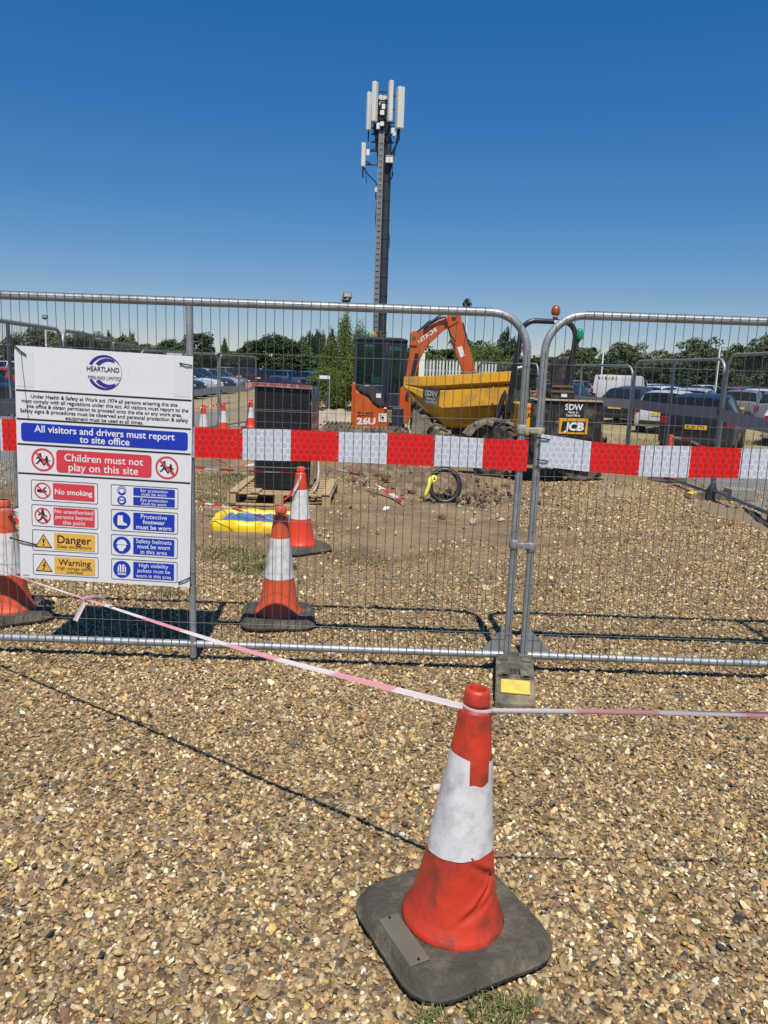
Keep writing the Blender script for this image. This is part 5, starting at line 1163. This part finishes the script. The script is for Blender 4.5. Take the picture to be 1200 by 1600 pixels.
# ------------------------------------------------------------------ trees
bark = pmat('bark', (.10, .075, .05), .9, 0, .3, 4, .6, 12)
def leafm(n, c, c2):
    m = bpy.data.materials.new(n); m.use_nodes = True; nt = m.node_tree; p = nt.nodes['Principled BSDF']; L = nt.links.new
    a = N(nt, 'ShaderNodeAttribute', attribute_name='leaf'); mx = N(nt, 'ShaderNodeMix', data_type='RGBA'); L(a.outputs['Fac'], mx.inputs[0]); mx.inputs[6].default_value = c+(1,); mx.inputs[7].default_value = c2+(1,)
    L(mx.outputs[2], p.inputs['Base Color']); p.inputs['Roughness'].default_value = .6; p.inputs['Specular IOR Level'].default_value = .25
    return m
leaf_dark = leafm('leaf_dark', (.022, .044, .018), (.078, .12, .046)); leaf_mid = leafm('leaf_mid', (.034, .066, .018), (.13, .185, .05)); leaf_grey = leafm('leaf_greygreen', (.060, .088, .045), (.185, .225, .11)); leaf_fresh = leafm('leaf_fresh', (.042, .085, .012), (.16, .20, .034)); leaf_poplar = leafm('leaf_poplar', (.016, .034, .018), (.055, .088, .040))
def crown_mesh(seed, shape, n_cl, per, leaf, H_=1.0):
    """unit tree: height 1, crown radius 0.5 in x/y; leaf sized quads in clumps"""
    rg = np.random.default_rng(seed); cen = []
    lobes = [np.array([.0, .0, .48, .34, .42])]+[np.array([rg.uniform(-.27, .27), rg.uniform(-.27, .27), rg.uniform(.22, .78), rg.uniform(.13, .24), rg.uniform(.12, .22)]) for _ in range(8)]
    while len(cen) < n_cl:
        u = rg.uniform(-1, 1, 3); r = np.linalg.norm(u)
        if r > 1 or r < .25: continue
        if shape == 'round': L_ = lobes[rg.integers(len(lobes))]; c = L_[:3]+u*np.array([L_[3], L_[3], L_[4]])
        elif shape == 'poplar': z = .06+.88*(u[2]*.5+.5); wv = .40*math.sin(math.pi*min(1, .22+.78*(1-z)))**.7; c = np.array([u[0]*wv, u[1]*wv, z])
        elif shape == 'cone': z = .03+.93*(u[2]*.5+.5); wv = .46*(1-z)**.75+.02; c = np.array([u[0]*wv, u[1]*wv, z])
        else: z = (u[2]*.5+.5); c = np.array([u[0]*.46, u[1]*.46, .05+.86*z*(1-.25*(u[0]**2+u[1]**2))])
        cen.append(c)
    cen = np.array(cen); cs = rg.uniform(.06, .13, n_cl)*(1.0 if shape != 'poplar' else .7)
    P = []; A = []
    for c, s in zip(cen, cs):
        k = int(per*rg.uniform(.6, 1.3)); d = rg.normal(0, 1, (k, 3)); d /= np.linalg.norm(d, axis=1)[:, None]; d *= (rg.random((k, 1))**.4)
        sc_ = np.array([1.15, 1.15, .8]) if shape in ('round', 'bush') else np.array([.9, .9, 1.6])
        P.append(c+d*s*sc_); A.append(np.clip(rg.normal(.45, .2)+rg.normal(0, .18, k), 0, 1))
    P = np.concatenate(P); A = np.concatenate(A); n = len(P)
    t1 = rg.normal(0, 1, (n, 3)); t1 /= np.linalg.norm(t1, axis=1)[:, None]; t2 = np.cross(t1, rg.normal(0, 1, (n, 3))); t2 /= np.linalg.norm(t2, axis=1)[:, None]
    sz = leaf*rg.uniform(.6, 1.3, (n, 1)); V = np.stack([P-t1*sz*.5, P+t2*sz*.35, P+t1*sz*.5, P-t2*sz*.35], 1).reshape(-1, 3)
    me = bpy.data.meshes.new('crown'); me.from_pydata(V.tolist(), [], np.arange(n*4).reshape(-1, 4).tolist())
    at = me.attributes.new('leaf', 'FLOAT', 'POINT'); at.data.foreach_set('value', np.repeat(A, 4).astype(np.float32)); return me
def trunk_mesh(seed, shape):
    rg = random.Random(seed); b = MB(); top = .55 if shape in ('round', 'bush') else .85
    b.tube([(0, 0, -.02), (.004, 0, .15), (-.006, .005, .35), (0, 0, top)], [.028, .022, .016, .006], 8)
    for k in range(7 if shape != 'poplar' else 4):
        a = rg.uniform(0, 6.28); z0 = rg.uniform(.16, .4); L_ = rg.uniform(.18, .34) if shape in ('round', 'bush') else .1
        b.tube([(0, 0, z0), (L_*.5*math.cos(a), L_*.5*math.sin(a), z0+.09), (L_*math.cos(a), L_*math.sin(a), z0+.24)], [.011, .008, .003], 6)
    me = bpy.data.meshes.new('trunk'); me.from_pydata([tuple(p) for p in b.v], [], b.f); me.materials.append(bark); return me
TM = {}
for key, shape, mat_, ncl, per, lf in (('dark', 'round', leaf_dark, 110, 110, .042), ('grey', 'round', leaf_grey, 110, 110, .040), ('mid', 'round', leaf_mid, 110, 110, .042), ('poplar', 'poplar', leaf_poplar, 90, 70, .044), ('cone', 'cone', leaf_dark, 90, 70, .04), ('bush', 'bush', leaf_grey, 90, 90, .045), ('fresh', 'bush', leaf_fresh, 110, 90, .026), ('hedge', 'cone', leaf_fresh, 130, 80, .024)):
    TM[key] = []
    for v in range(3 if shape == 'round' else 2):
        cm = crown_mesh(hash((len(key), v, ncl)) % 1000 + len(TM)*17, shape, ncl, per, lf); cm.materials.append(mat_); TM[key].append((trunk_mesh(v+len(TM)*5, shape), cm))
def tree(kind, x, y, h, wid, label, name='tree', cat='tree', group=None, var=0, rz=0):
    t = thing(name, (x, y, relief(x, y)-.02), label, cat, group, rz); wk = 1.42 if (kind in ('mid', 'grey') and x > 15) else 1.22; t.scale = (wid*wk, wid*wk, (h+.32)*(.97 if kind in ('dark', 'grey', 'mid') else 1.0))
    tm, cm = TM[kind][var % len(TM[kind])]
    for nm, me in (('trunk', tm), ('crown', cm)): o = bpy.data.objects.new(nm, me); COL.objects.link(o); o.parent = t
    return t
TR = [  # kind, x, y, height, width, label
 ('grey', -67.5, 140, 5.54, 7, 'pale rounded tree at the far left edge of the photo'),
 ('grey', -61.0, 140, 7.55, 10, 'broad grey green tree above the top left corner of the sign'),
 ('grey', -55.0, 142, 7.04, 8, 'grey green tree right of the broad one, behind the thin lamp pole'),
 ('mid', -51.0, 144, 6.55, 7, 'third rounded tree along the line seen above the sign'),
 ('bush', -46.5, 140, 5.34, 6, 'low bushy tree above the round logo of the sign'),
 ('poplar', -58.9, 165, 8.09, 1.9, 'single narrow poplar above the white sign'),
 ('poplar', -59.5, 175, 8.0, 2.2, 'poplar of the close pair above the sign, left one'),
 ('poplar', -57.6, 175, 8.21, 2.0, 'poplar of the close pair above the sign, right one'),
 ('bush', -42.5, 138, 4.94, 7, 'low pale bush below the pair of poplars'),
 ('bush', -37.5, 138, 5.35, 6, 'low pale bush right of the one below the poplar pair'),
 ('dark', -36.0, 130, 6.1, 6.5, 'dark tree just left of the galvanised post beside the sign'),
 ('dark', -31.5, 128, 7.14, 6.5, 'tall dark tree just right of the galvanised post beside the sign'),
 ('cone', -27.8, 132, 5.47, 2.6, 'small pointed tree right of the tall dark tree near the post'),
 ('bush', -29.4, 150, 4.3, 6, 'low tree filling the gap behind the parked cars'),
 ('dark', -20.8, 120, 5.89, 6, 'dark tree at the left end of the dense clump over the coaches'),
 ('dark', -18.2, 120, 6.69, 6, 'tallest dark tree of the dense clump over the coaches'),
 ('dark', -15.5, 121, 6.53, 5.5, 'dark tree at the right end of the dense clump over the coaches'),
 ('mid', -14.2, 124, 5.76, 4.5, 'dull green tree between the dark clump and the poplars'),
 ('poplar', -15.5, 135, 6.7, 2.0, 'short poplar leftmost of the row beside the green bush'),
 ('poplar', -14.4, 136, 7.36, 2.4, 'poplar second from the left in the row beside the green bush'),
 ('poplar', -13.7, 136, 8.07, 2.4, 'tall poplar in the middle of the row beside the green bush'),
 ('poplar', -12.8, 136, 8.45, 2.6, 'tallest poplar of the row beside the green bush'),
 ('poplar', -11.3, 136, 7.81, 3.0, 'broad topped poplar nearest the green bush'),
 ('mid', -10.5, 118, 4.27, 6, 'low dull tree at the foot of the poplar row'),
 ('cone', -7.3, 100, 6.12, 3.0, 'pointed dark tree peeping over the left of the green bush'),
 ('mid', 2.6, 70, 4.1, 5.2, 'green tree behind the excavator cab roof'),
 ('dark', 5.2, 72, 4.08, 5.0, 'dark tree seen under the raised excavator boom'),
 ('mid', 8.2, 70, 5.19, 4.4, 'green tree right of the excavator arm'),
 ('mid', 10.6, 72, 4.33, 4.6, 'bright green tree left of the tall dark poplar'),
 ('poplar', 14.6, 100, 7.83, 2.4, 'tall dark poplar left of the gate posts'),
 ('poplar', 16.2, 102, 6.79, 2.0, 'shorter poplar right beside the tall dark one'),
 ('bush', 16.8, 90, 3.68, 5.0, 'low grey tree below the two poplars by the gate'),
 ('mid', 20.2, 95, 4.53, 5.4, 'green tree seen between the two gate posts'),
 ('mid', 21.1, 92, 5.66, 5.2, 'rounded green tree inside the tipper roll bar'),
 ('dark', 26, 96, 4.92, 5.0, 'dark low tree just right of the green beacon'),
 ('grey', 31.7, 105, 6.77, 6.6, 'rounded tree above the white van'),
 ('grey', 37.2, 108, 6.07, 5.2, 'lower grey tree right of the one above the white van'),
 ('mid', 39.4, 110, 5.74, 5.0, 'small tree in the dip between the two big right hand groups'),
 ('grey', 42.3, 108, 7.99, 6.6, 'big grey green tree left of the fence corner at right'),
 ('grey', 46.7, 110, 8.05, 6.0, 'grey green tree behind the fence corner at right'),
 ('mid', 48, 106, 6.85, 6, 'dark green tree right of the fence corner'),
 ('grey', 50.3, 104, 8.8, 7.5, 'tall grey tree at the right edge of the photo'),
 ('dark', 50.6, 96, 4.4, 7, 'low dark thicket behind the cars at the far right'),
 ('dark', 40.5, 96, 4.0, 8, 'low dark thicket behind the car roofs at right of centre'),
 ('dark', 33.0, 94, 4.0, 8, 'low dark thicket right behind the white van'),
 ('dark', 25.5, 84, 3.8, 7, 'low dark hedge behind the tipper seat'),
 ('dark', 18.0, 80, 3.8, 7, 'low dark hedge left of the gate posts'),
 ('dark', 11.0, 66, 3.4, 6, 'low dark hedge over the tipper skip'),
 ('dark', -24, 118, 3.6, 9, 'low dark hedge behind the coaches on the left'),
 ('dark', -15, 116, 3.6, 9, 'low dark hedge behind the coaches nearest the green bush'),
 ('dark', -33, 120, 4.0, 9, 'low dark hedge behind the left parked cars'),
 ('dark', -42.5, 124, 3.6, 9, 'low dark hedge hidden mostly by the sign'),
 ('grey', 62, 104, 8.6, 8, 'grey tree just past the right edge of the photo')]
for i, (k, x, y, h, w_, lab) in enumerate(TR): tree(k, x, y, h, w_, lab, var=i % 3, rz=i*1.7, group='trees round the car park')
HB = [('hedge', -2.75, 35.5, 2.9, 1.6, 'left lobe of bright green bush, nearest the poplars'), ('hedge', -2.05, 36.2, 4.0, 1.7, 'tallest bright green conifer, in front of the left floodlight pole'), ('hedge', -1.35, 35.7, 3.7, 1.8, 'bright green conifer just left of the excavator cab'), ('hedge', -.45, 36.4, 3.2, 1.9, 'bright green conifer half hidden by the excavator cab'), ('fresh', -2.3, 34.2, 2.2, 2.4, 'low leafy front of the bright green bush'), ('fresh', -.9, 34.2, 2.3, 2.4, 'low leafy bush beside the excavator cab window'), ('fresh', .9, 37, 3.1, 2.8, 'leafy green bush showing over the cab roof'), ('fresh', 4.6, 40, 3.5, 3.2, 'leafy green bush right of the folded excavator arm'), ('fresh', 2.6, 37.5, 2.6, 2.6, 'leafy green bush behind the white palisade')]
for i, (k, x, y, h, w_, lab) in enumerate(HB): tree(k, x, y, h, w_, lab, 'bush', 'bush', 'bushes round the mast', i, i*2.1)

# ------------------------------------------------------------------ vehicles in the car park
def paint(n, c, rough=.25, metal=.0): return pmat(n, c, rough, metal, .05, 2, coat=.28, dirt=tuple(x*.8+.03 for x in c), damt=.15, dscale=2)
PAINT = {'white': paint('car_white', (.68, .69, .69)), 'silver': paint('car_silver', (.47, .48, .49), .3, .0), 'grey': paint('car_grey', (.17, .175, .18), .3, 0), 'black': paint('car_black', (.012, .013, .016)), 'navy': paint('car_navy', (.008, .010, .016), .35), 'blue': paint('car_blue', (.03, .075, .20)), 'red': paint('car_red', (.33, .015, .02)), 'maroon': paint('car_maroon', (.10, .012, .016)), 'slate': paint('car_slate', (.16, .18, .21), .3, 0), 'bronze': paint('car_bronze', (.15, .13, .10), .3, .4)}
tyre_c = pmat('car_tyre', (.015, .015, .015), .8); rim_m = pmat('wheel_rim', (.45, .46, .47), .35, .7, .1, 5); trim_m = pmat('black_trim', (.02, .02, .021), .6)
lamp_red = pmat('rear_lamp', (.30, .008, .012), .2, coat=.6); lamp_clear = pmat('head_lamp', (.62, .65, .68), .12, coat=.8); plate_y = pmat('plate_yellow', (.78, .55, .03), .5); plate_w = pmat('plate_white', (.72, .72, .68), .5)
CARS = {
 # x, z bottom, z belt, z top, half width low, half width belt, half width roof ; glass bands marked below
 'hatch': dict(L=4.1, H=1.48, st=[(-2.06, .34, .70, .74, .70, .72, .66), (-2.02, .26, .88, .93, .80, .83, .76), (-1.93, .24, .95, 1.00, .85, .86, .70), (-1.66, .24, .97, 1.40, .87, .87, .60), (-1.25, .24, .97, 1.46, .87, .87, .60), (-.40, .24, .96, 1.48, .87, .87, .60), (-.31, .24, .96, 1.48, .87, .87, .60), (.35, .24, .95, 1.43, .87, .87, .58), (1.10, .24, .93, .97, .86, .85, .68), (1.70, .25, .86, .90, .84, .82, .66), (1.98, .30, .72, .76, .76, .75, .58), (2.06, .38, .60, .62, .68, .68, .52)], side=(3, 4, 6), rear=2, front=7, wheels=(-1.28, 1.28)),
 'estate': dict(L=4.6, H=1.52, st=[(-2.30, .34, .74, .78, .74, .76, .70), (-2.27, .26, .96, 1.00, .84, .86, .78), (-2.20, .24, 1.02, 1.06, .89, .89, .72), (-1.98, .24, 1.04, 1.44, .90, .90, .62), (-1.55, .24, 1.04, 1.51, .90, .90, .63), (-.60, .24, 1.02, 1.53, .90, .90, .63), (-.51, .24, 1.02, 1.53, .90, .90, .63), (.25, .24, 1.00, 1.48, .90, .90, .61), (1.02, .24, .98, 1.02, .89, .88, .70), (1.85, .25, .92, .95, .87, .85, .68), (2.22, .30, .76, .80, .78, .77, .60), (2.30, .38, .62, .65, .70, .70, .54)], side=(3, 4, 6), rear=2, front=7, wheels=(-1.42, 1.45)),
 'saloon': dict(L=4.6, H=1.45, st=[(-2.30, .34, .72, .76, .74, .75, .68), (-2.25, .26, .92, .96, .83, .84, .74), (-1.72, .24, .97, 1.01, .88, .88, .72), (-1.05, .24, .97, 1.36, .89, .89, .60), (-.85, .24, .96, 1.42, .89, .89, .60), (-.36, .24, .96, 1.45, .89, .89, .61), (-.27, .24, .96, 1.45, .89, .89, .61), (.30, .24, .95, 1.41, .89, .89, .59), (1.08, .24, .93, .97, .88, .87, .68), (1.85, .25, .86, .90, .86, .84, .68), (2.22, .30, .72, .76, .78, .77, .60), (2.30, .38, .60, .62, .70, .70, .54)], side=(3, 4, 6), rear=2, front=7, wheels=(-1.38, 1.42)),
 'van': dict(L=4.9, H=1.98, st=[(-2.45, .34, 1.05, 1.90, .90, .92, .78), (-2.42, .30, 1.06, 1.96, .92, .94, .80), (-2.0, .28, 1.06, 1.98, .93, .95, .80), (-1.0, .28, 1.06, 1.98, .93, .95, .80), (.20, .28, 1.06, 1.98, .93, .95, .80), (.62, .28, 1.06, 1.97, .93, .95, .79), (.70, .28, 1.06, 1.96, .93, .95, .79), (1.15, .28, 1.06, 1.86, .93, .95, .74), (1.78, .28, 1.05, 1.10, .92, .92, .74), (2.25, .30, .98, 1.02, .88, .87, .70), (2.42, .34, .80, .84, .82, .80, .62), (2.46, .40, .66, .70, .74, .72, .56)], side=(6,), rear=None, front=7, wheels=(-1.5, 1.55)),
}
def build_car(kind, colour, name):
    d = CARS[kind]; t = thing(name, (0, 0, 0), '', 'van' if kind == 'van' else 'car')
    body, wins = MB(), {'windscreen': MB(), 'rear_window': MB(), 'side_window': MB(), 'side_window2': MB()}
    secs = []
    for x, zb, zl, zt, wl, wb, wt in d['st']:
        zm = (zb+zl)*.5; half = [(wl*.94, zb), (wl, zb+.10), (wl+.015, zm), (wb, zl), (wt+(wb-wt)*.12, zt-(.05 if zt-zl > .2 else .012)), (wt*.90, zt-.008), (wt*.45, zt+.012)]
        secs.append([(x, -y, z) for y, z in half]+[(x, y, z) for y, z in reversed(half)])
    n = 14
    for a in range(len(secs)-1):
        for k in range(n):
            k2 = (k+1) % n; q = [secs[a][k], secs[a][k2], secs[a+1][k2], secs[a+1][k]]
            dest = body
            if k in (3, 9+0) and a in d['side']: dest = wins['side_window' if k == 3 else 'side_window2']
            if k in (4, 5, 6, 7, 8) and a == d['front']: dest = wins['windscreen']
            if k in (4, 5, 6, 7, 8) and d['rear'] is not None and a == d['rear']: dest = wins['rear_window']
            dest.face(q)
    body.face(secs[0][::-1]); body.face(secs[-1])
    def weld(mb):
        key = {}; V = []; m_ = []
        for p in mb.v:
            kk = tuple(round(c, 4) for c in p)
            if kk not in key: key[kk] = len(V); V.append(p)
            m_.append(key[kk])
        mb.f = [tuple(dict.fromkeys(m_[i] for i in q)) for q in mb.f]; mb.f = [q for q in mb.f if len(q) > 2]; mb.v = V; mb.mi = [0]*len(mb.f)
    weld(body); body.build('body', PAINT[colour], t, smooth=42, bevel=.012)
    for nm, mb in wins.items():
        if mb.f: weld(mb); mb.build('side_window' if nm == 'side_window2' else nm, glass, t, smooth=40)
    r = .33 if kind == 'van' else .315
    for x in d['wheels']:
        for s in (-1, 1):
            w_ = d['st'][5][4]
            y0, y1 = s*(w_-.20), s*(w_+.022)
            b = MB(); b.lathe([(r*.62, y0), (r*.97, y0), (r, y0*.7+y1*.3), (r, y0*.2+y1*.8), (r*.94, y1), (r*.66, y1), (r*.62, y1-s*.01)], 26, (x, 0, r), 'Y', cap=False); wt = b.build('wheel', tyre_c, t, smooth=40)
            b = MB(); b.lathe([(r*.64, y1-s*.008), (r*.60, y1-s*.03), (r*.2, y1-s*.012), (.0, y1-s*.008)], 20, (x, 0, r), 'Y', cap=False); b.build('rim', rim_m, wt, smooth=40)
    f0, f1 = d['st'][0], d['st'][-1]
    wv = f0[5]
    for s in (-1, 1):
        b = MB(); 
        zt = f0[2]+.12 if kind != 'van' else .95
        b.box((f0[0]+.045, s*(wv+.01), zt), (.13, .16, .20 if kind != 'van' else .36)); b.build('tail_lamp', lamp_red, t, bevel=.03)
        b = MB(); x_ = f1[0]-.10; b.box((x_, s*.60, .70 if kind != 'van' else .80), (.18, .24, .13)); b.build('headlamp', lamp_clear, t, bevel=.04)
        b = MB(); xm = d['st'][8][0]-.30; b.box((xm, s*(d['st'][8][5]+.10), d['st'][8][2]+.05), (.10, .18, .12)); b.build('door_mirror', PAINT[colour], t, bevel=.03)
    b = MB(); b.box((f0[0]+.02, 0, .38), (.10, f0[4]*1.9, .16)); b.build('rear_bumper', trim_m, t, bevel=.03)
    b = MB(); b.box((f1[0]-.0, 0, .40), (.08, f1[4]*1.7, .16)); b.build('front_grille', trim_m, t, bevel=.03)
    zp = f0[2]-.02 if kind != 'van' else .70
    b = MB(); b.box((f0[0]-.012, 0, zp), (.016, .52, .11)); b.build('number_plate', plate_y, t)
    b = MB(); b.box((f1[0]+.045, 0, .42), (.012, .52, .11)); b.build('number_plate', plate_w, t)
    b = MB(); b.lathe([(.012, 0), (.004, .16)], 6, (d['st'][4][0]+.2, 0, d['H']-.02)); b.build('aerial', trim_m, t)
    return t
PROTO = {}
def put_car(kind, colour, x, y, heading, label, group='cars in the car park', zo=0):
    """heading: degrees clockwise from straight away from the camera"""
    key = (kind,)
    if key not in PROTO: PROTO[key] = build_car(kind, colour, 'van' if kind == 'van' else 'parked_car'); o = PROTO[key]
    else:
        o = copy_tree(PROTO[key])
        for c in kids(o):
            if c.name.split('.')[0] in ('body', 'door_mirror'): c.material_slots[0].link = 'OBJECT'; c.material_slots[0].material = PAINT[colour]
    o.location = (x, y, relief(x, y)+.01+zo); o.rotation_euler = (0, 0, R(90-heading)); o['label'] = label; o['group'] = group
    o['category'] = 'van' if kind == 'van' else 'car'; return o
def plate_on(car, s):
    d = CARS['estate' if 'estate' in car['label'] else 'hatch']; f0 = d['st'][0]
    T = car.matrix_basis; M_ = Matrix.Translation(car.location) @ car.rotation_euler.to_matrix().to_4x4()
    pl = [c for c in kids(car) if c.name.startswith('number_plate')][0]
    V, F = text_geo(s, width=.44, height=.075, bold=.02); me = bpy.data.meshes.new('lettering')
    me.from_pydata([(f0[0]-.0215, -float(p[0]), f0[2]-.02+float(p[1])) for p in V], [], [list(q)[::-1] for q in F]); me.materials.append(ink_black)
    o = bpy.data.objects.new('lettering', me); COL.objects.link(o); o.parent = pl
def rear_at(x, y, hd, L): return x+L/2*math.sin(R(hd)), y+L/2*math.cos(R(hd))
cA = put_car('estate', 'navy', *rear_at(7.75, 19.4, 28, 4.6), 28, 'dark navy estate car with its tailgate to the right side fence', zo=0)
cB = put_car('hatch', 'white', *rear_at(9.25, 26.4, 33, 4.1), 33, 'pale dusty hatchback seen from behind, just left of the navy estate')
PROTO_plain = True
put_car('saloon', 'navy', *rear_at(9.0, 30.8, 30, 4.6), 30, 'dark saloon with a blue shining rear screen, first car right of the tipper')
put_car('hatch', 'white', *rear_at(11.9, 22.6, 33, 4.1), 33, 'white hatchback cut by the right edge of the photo')
put_car('estate', 'slate', *rear_at(15.2, 30.2, 33, 4.6), 33, 'slate grey car with a wide rear screen behind the white hatchback at the right edge')
put_car('van', 'white', 14.9, 49.0, 44, 'white van with chevrons at its back, tallest vehicle in the right car park', 'vans in the car park')
RC = [('estate', 'black', 8.6, 37, 30, 'black car between the roll bar and the white van'), ('saloon', 'navy', 9.6, 41.5, 30, 'navy car roof left of the white van'), ('hatch', 'maroon', 12.0, 37.5, 30, 'maroon roof showing below the white van'),
 ('hatch', 'white', 15.2, 42.0, 55, 'white hatchback right of the white van'), ('estate', 'silver', 13.3, 33.5, 31, 'silver blue car whose roof shows over the navy estate'), ('hatch', 'grey', 17.0, 37.0, 32, 'grey hatchback behind the silver blue car'),
 ('estate', 'white', 19.2, 40.0, 32, 'white estate roof by the right photo edge, second row'), ('saloon', 'silver', 20.6, 38.4, 32, 'silver saloon roof at the right photo edge'), ('saloon', 'navy', 18.8, 47.0, 40, 'navy saloon far behind the fence corner on the right'),
 ('hatch', 'red', 22.5, 50.5, 40, 'bright red hatchback small and far behind the fence corner'), ('estate', 'black', 17.0, 46.0, 60, 'black estate far behind, near the slim pale pole'), ('hatch', 'blue', 24.5, 54.0, 40, 'blue hatchback far off near the right edge'),
 ('saloon', 'red', 27.0, 55.5, 40, 'red saloon roof at the far right edge'), ('estate', 'grey', 13.8, 56.5, 50, 'grey estate far away behind the white van'), ('hatch', 'white', 19.0, 54.5, 50, 'white hatchback farthest back among the right cars'),
 ('estate', 'bronze', 18.5, 62, 60, 'bronze tall car beneath the trees on the right'), ('saloon', 'black', 22, 61, 60, 'black saloon in the farthest right row'), ('hatch', 'silver', 25.5, 62, 60, 'silver hatchback in the farthest right row'), ('estate', 'navy', 29, 61, 60, 'navy estate in the farthest right row'), ('saloon', 'grey', 32, 62, 60, 'grey saloon in the farthest right row'),
 ('saloon', 'black', 6.2, 44, 30, 'black saloon showing behind the tipper seat'), ('hatch', 'slate', 15.0, 28.0, 33, 'slate hatchback half hidden behind the white one at the right edge')]
for k, c, x, y, h, lab in RC: put_car(k, c, x, y, h, lab)
ords = ['nearest', 'second', 'third', 'fourth', 'fifth', 'sixth', 'seventh', 'eighth']
for i, (k, c) in enumerate([('hatch', 'white'), ('estate', 'black'), ('saloon', 'silver'), ('hatch', 'white'), ('estate', 'black'), ('hatch', 'silver'), ('saloon', 'grey')]):
    put_car(k, c, -11.9-.03*i, 38+2.75*i, 104, f'{c} {k if k != "hatch" else "hatchback"}, {ords[i]} car of the left front row')
for i, (k, c) in enumerate([('saloon', 'black'), ('hatch', 'silver'), ('estate', 'navy'), ('hatch', 'black'), ('estate', 'white'), ('saloon', 'grey'), ('hatch', 'navy')]):
    put_car(k, c, -17.6-.05*i, 40+3.0*i, 98, f'{c} {k if k != "hatch" else "hatchback"}, {ords[i]} car of the second left row')
for i, (k, c) in enumerate([('estate', 'silver'), ('saloon', 'black'), ('hatch', 'red'), ('estate', 'navy'), ('hatch', 'white'), ('saloon', 'grey'), ('estate', 'black')]):
    put_car(k, c, -24.5-.05*i, 52+3.2*i, 98, f'{c} {k if k != "hatch" else "hatchback"}, {ords[i]} car of the third left row')
LC = [('hatch', 'red', -13.6, 27.8, 96, 'red hatchback behind the fence at the left photo edge'), ('estate', 'black', -13.4, 25.0, 96, 'black estate next to the red hatchback at the left edge'), ('saloon', 'silver', -19.5, 36, 96, 'silver saloon behind the red hatchback at the left edge'),
 ('hatch', 'blue', -8.4, 66, 20, 'bright blue hatchback over the left of the black stack'), ('hatch', 'blue', -6.0, 62, 20, 'bright blue hatchback over the right of the black stack'), ('saloon', 'black', -10.6, 70, 20, 'black saloon left of the blue hatchbacks'), ('estate', 'navy', -13.0, 74, 20, 'navy estate below the white coaches'), ('saloon', 'navy', -4.5, 56, 25, 'navy saloon beside the bright green bush'), ('hatch', 'grey', -16, 78, 20, 'grey hatchback below the leftmost white coach')]
for k, c, x, y, h, lab in LC: put_car(k, c, x, y, h, lab)
plate_on(cA, 'EL10 ZYL')
# chevrons on the van back and plates stay simple at this distance
for vn in [o for o in bpy.data.objects if o.get('category') == 'van' and o.parent is None]:
    cm_ = [pmat('chevron_yellow', (.70, .52, .05), .5), pmat('chevron_red', (.35, .06, .03), .5)]
    for k in range(6):
        b = MB(); y0 = -.66+.22*k; s = .14 if k < 3 else -.14
        me_pts = [(-2.468, y0, 1.72), (-2.468, y0+.22, 1.72), (-2.468, y0+.22+s*.0, 1.86), (-2.468, y0, 1.86)] if False else [(-2.462, y0+(s if k < 3 else 0)*.3, 1.70), (-2.462, y0+.11+s*.3, 1.70), (-2.462, y0+.11-s*.3, 1.86), (-2.462, y0-s*.3, 1.86)]
        b.face(me_pts); m_ = bpy.data.meshes.new('chevron'); m_.from_pydata([tuple(p) for p in b.v], [], b.f); m_.materials.append(cm_[k % 2]); o = bpy.data.objects.new('chevron', m_); COL.objects.link(o); o.parent = vn
    b = MB(); b.box((-2.445, 0, 1.25), (.03, .012, 1.2)); o = b.build('door_gap', trim_m); o.parent = vn
def coach(x, y, hd, label, colour=None, L=11.5, name='coach', cat='coach'):
    t = thing(name, (0, 0, 0), label, cat, 'coaches parked under the trees'); H = 3.25; body = PAINT[colour or 'white']
    b = MB(); b.loft([[(xx, -w_, z0), (xx, -w_, 2.9), (xx, -w_+.2, H), (xx, w_-.2, H), (xx, w_, 2.9), (xx, w_, z0)] for xx, w_, z0 in ((-L/2, 1.15, .45), (-L/2+.15, 1.25, .35), (L/2-.35, 1.25, .35), (L/2, 1.12, .45))]); b.build('body', body, t, smooth=30, bevel=.08)
    for s in (-1, 1):
        b = MB(); b.box((-.2, s*1.252, 2.15), (L-1.6, .02, 1.05)); b.build('side_window', glass, t, bevel=.03)
        for xx in (-L/2+2.6, L/2-2.4): b = MB(); b.lathe([(.3, s*1.0), (.48, s*1.0), (.48, s*1.27), (.3, s*1.27)], 20, (xx, 0, .48), 'Y'); b.build('wheel', tyre_c, t)
        b = MB(); b.box((L/2+.0, s*.85, .85), (.08, .35, .2)); b.build('headlamp', lamp_clear, t); b = MB(); b.box((L/2+.15, s*1.3, 2.3), (.12, .14, .5)); b.build('mirror', trim_m, t)
    b = MB(); b.box((L/2+.005, 0, 2.05), (.02, 2.05, 1.25)); b.build('windscreen', glass, t, bevel=.03); b = MB(); b.box((-L/2-.005, 0, 2.35), (.02, 1.9, .8)); b.build('rear_window', glass, t, bevel=.03)
    t.location = (x, y, relief(x, y)); t.rotation_euler = (0, 0, R(90-hd)); return t
coach(-21.4, 150, 175, 'white coach facing the camera, left of the pair above the black stack')
coach(-17.8, 148, 172, 'white coach facing the camera with its screen nearest the bright green bush')
coach(-12.2, 158, 250, 'long white coach parked side on behind the front facing pair')
coach(-25.8, 152, 176, 'white coach left of the gap, fourth counting from the green bush'); coach(-28.6, 153, 178, 'white coach at the left end of the row of coaches')
coach(-34.0, 150, 250, 'dark coach seen side on beyond the left parked cars', 'navy')
coach(-31.6, 118, 176, 'grey lorry like coach with a pale front among the left parked cars', 'silver', 8)
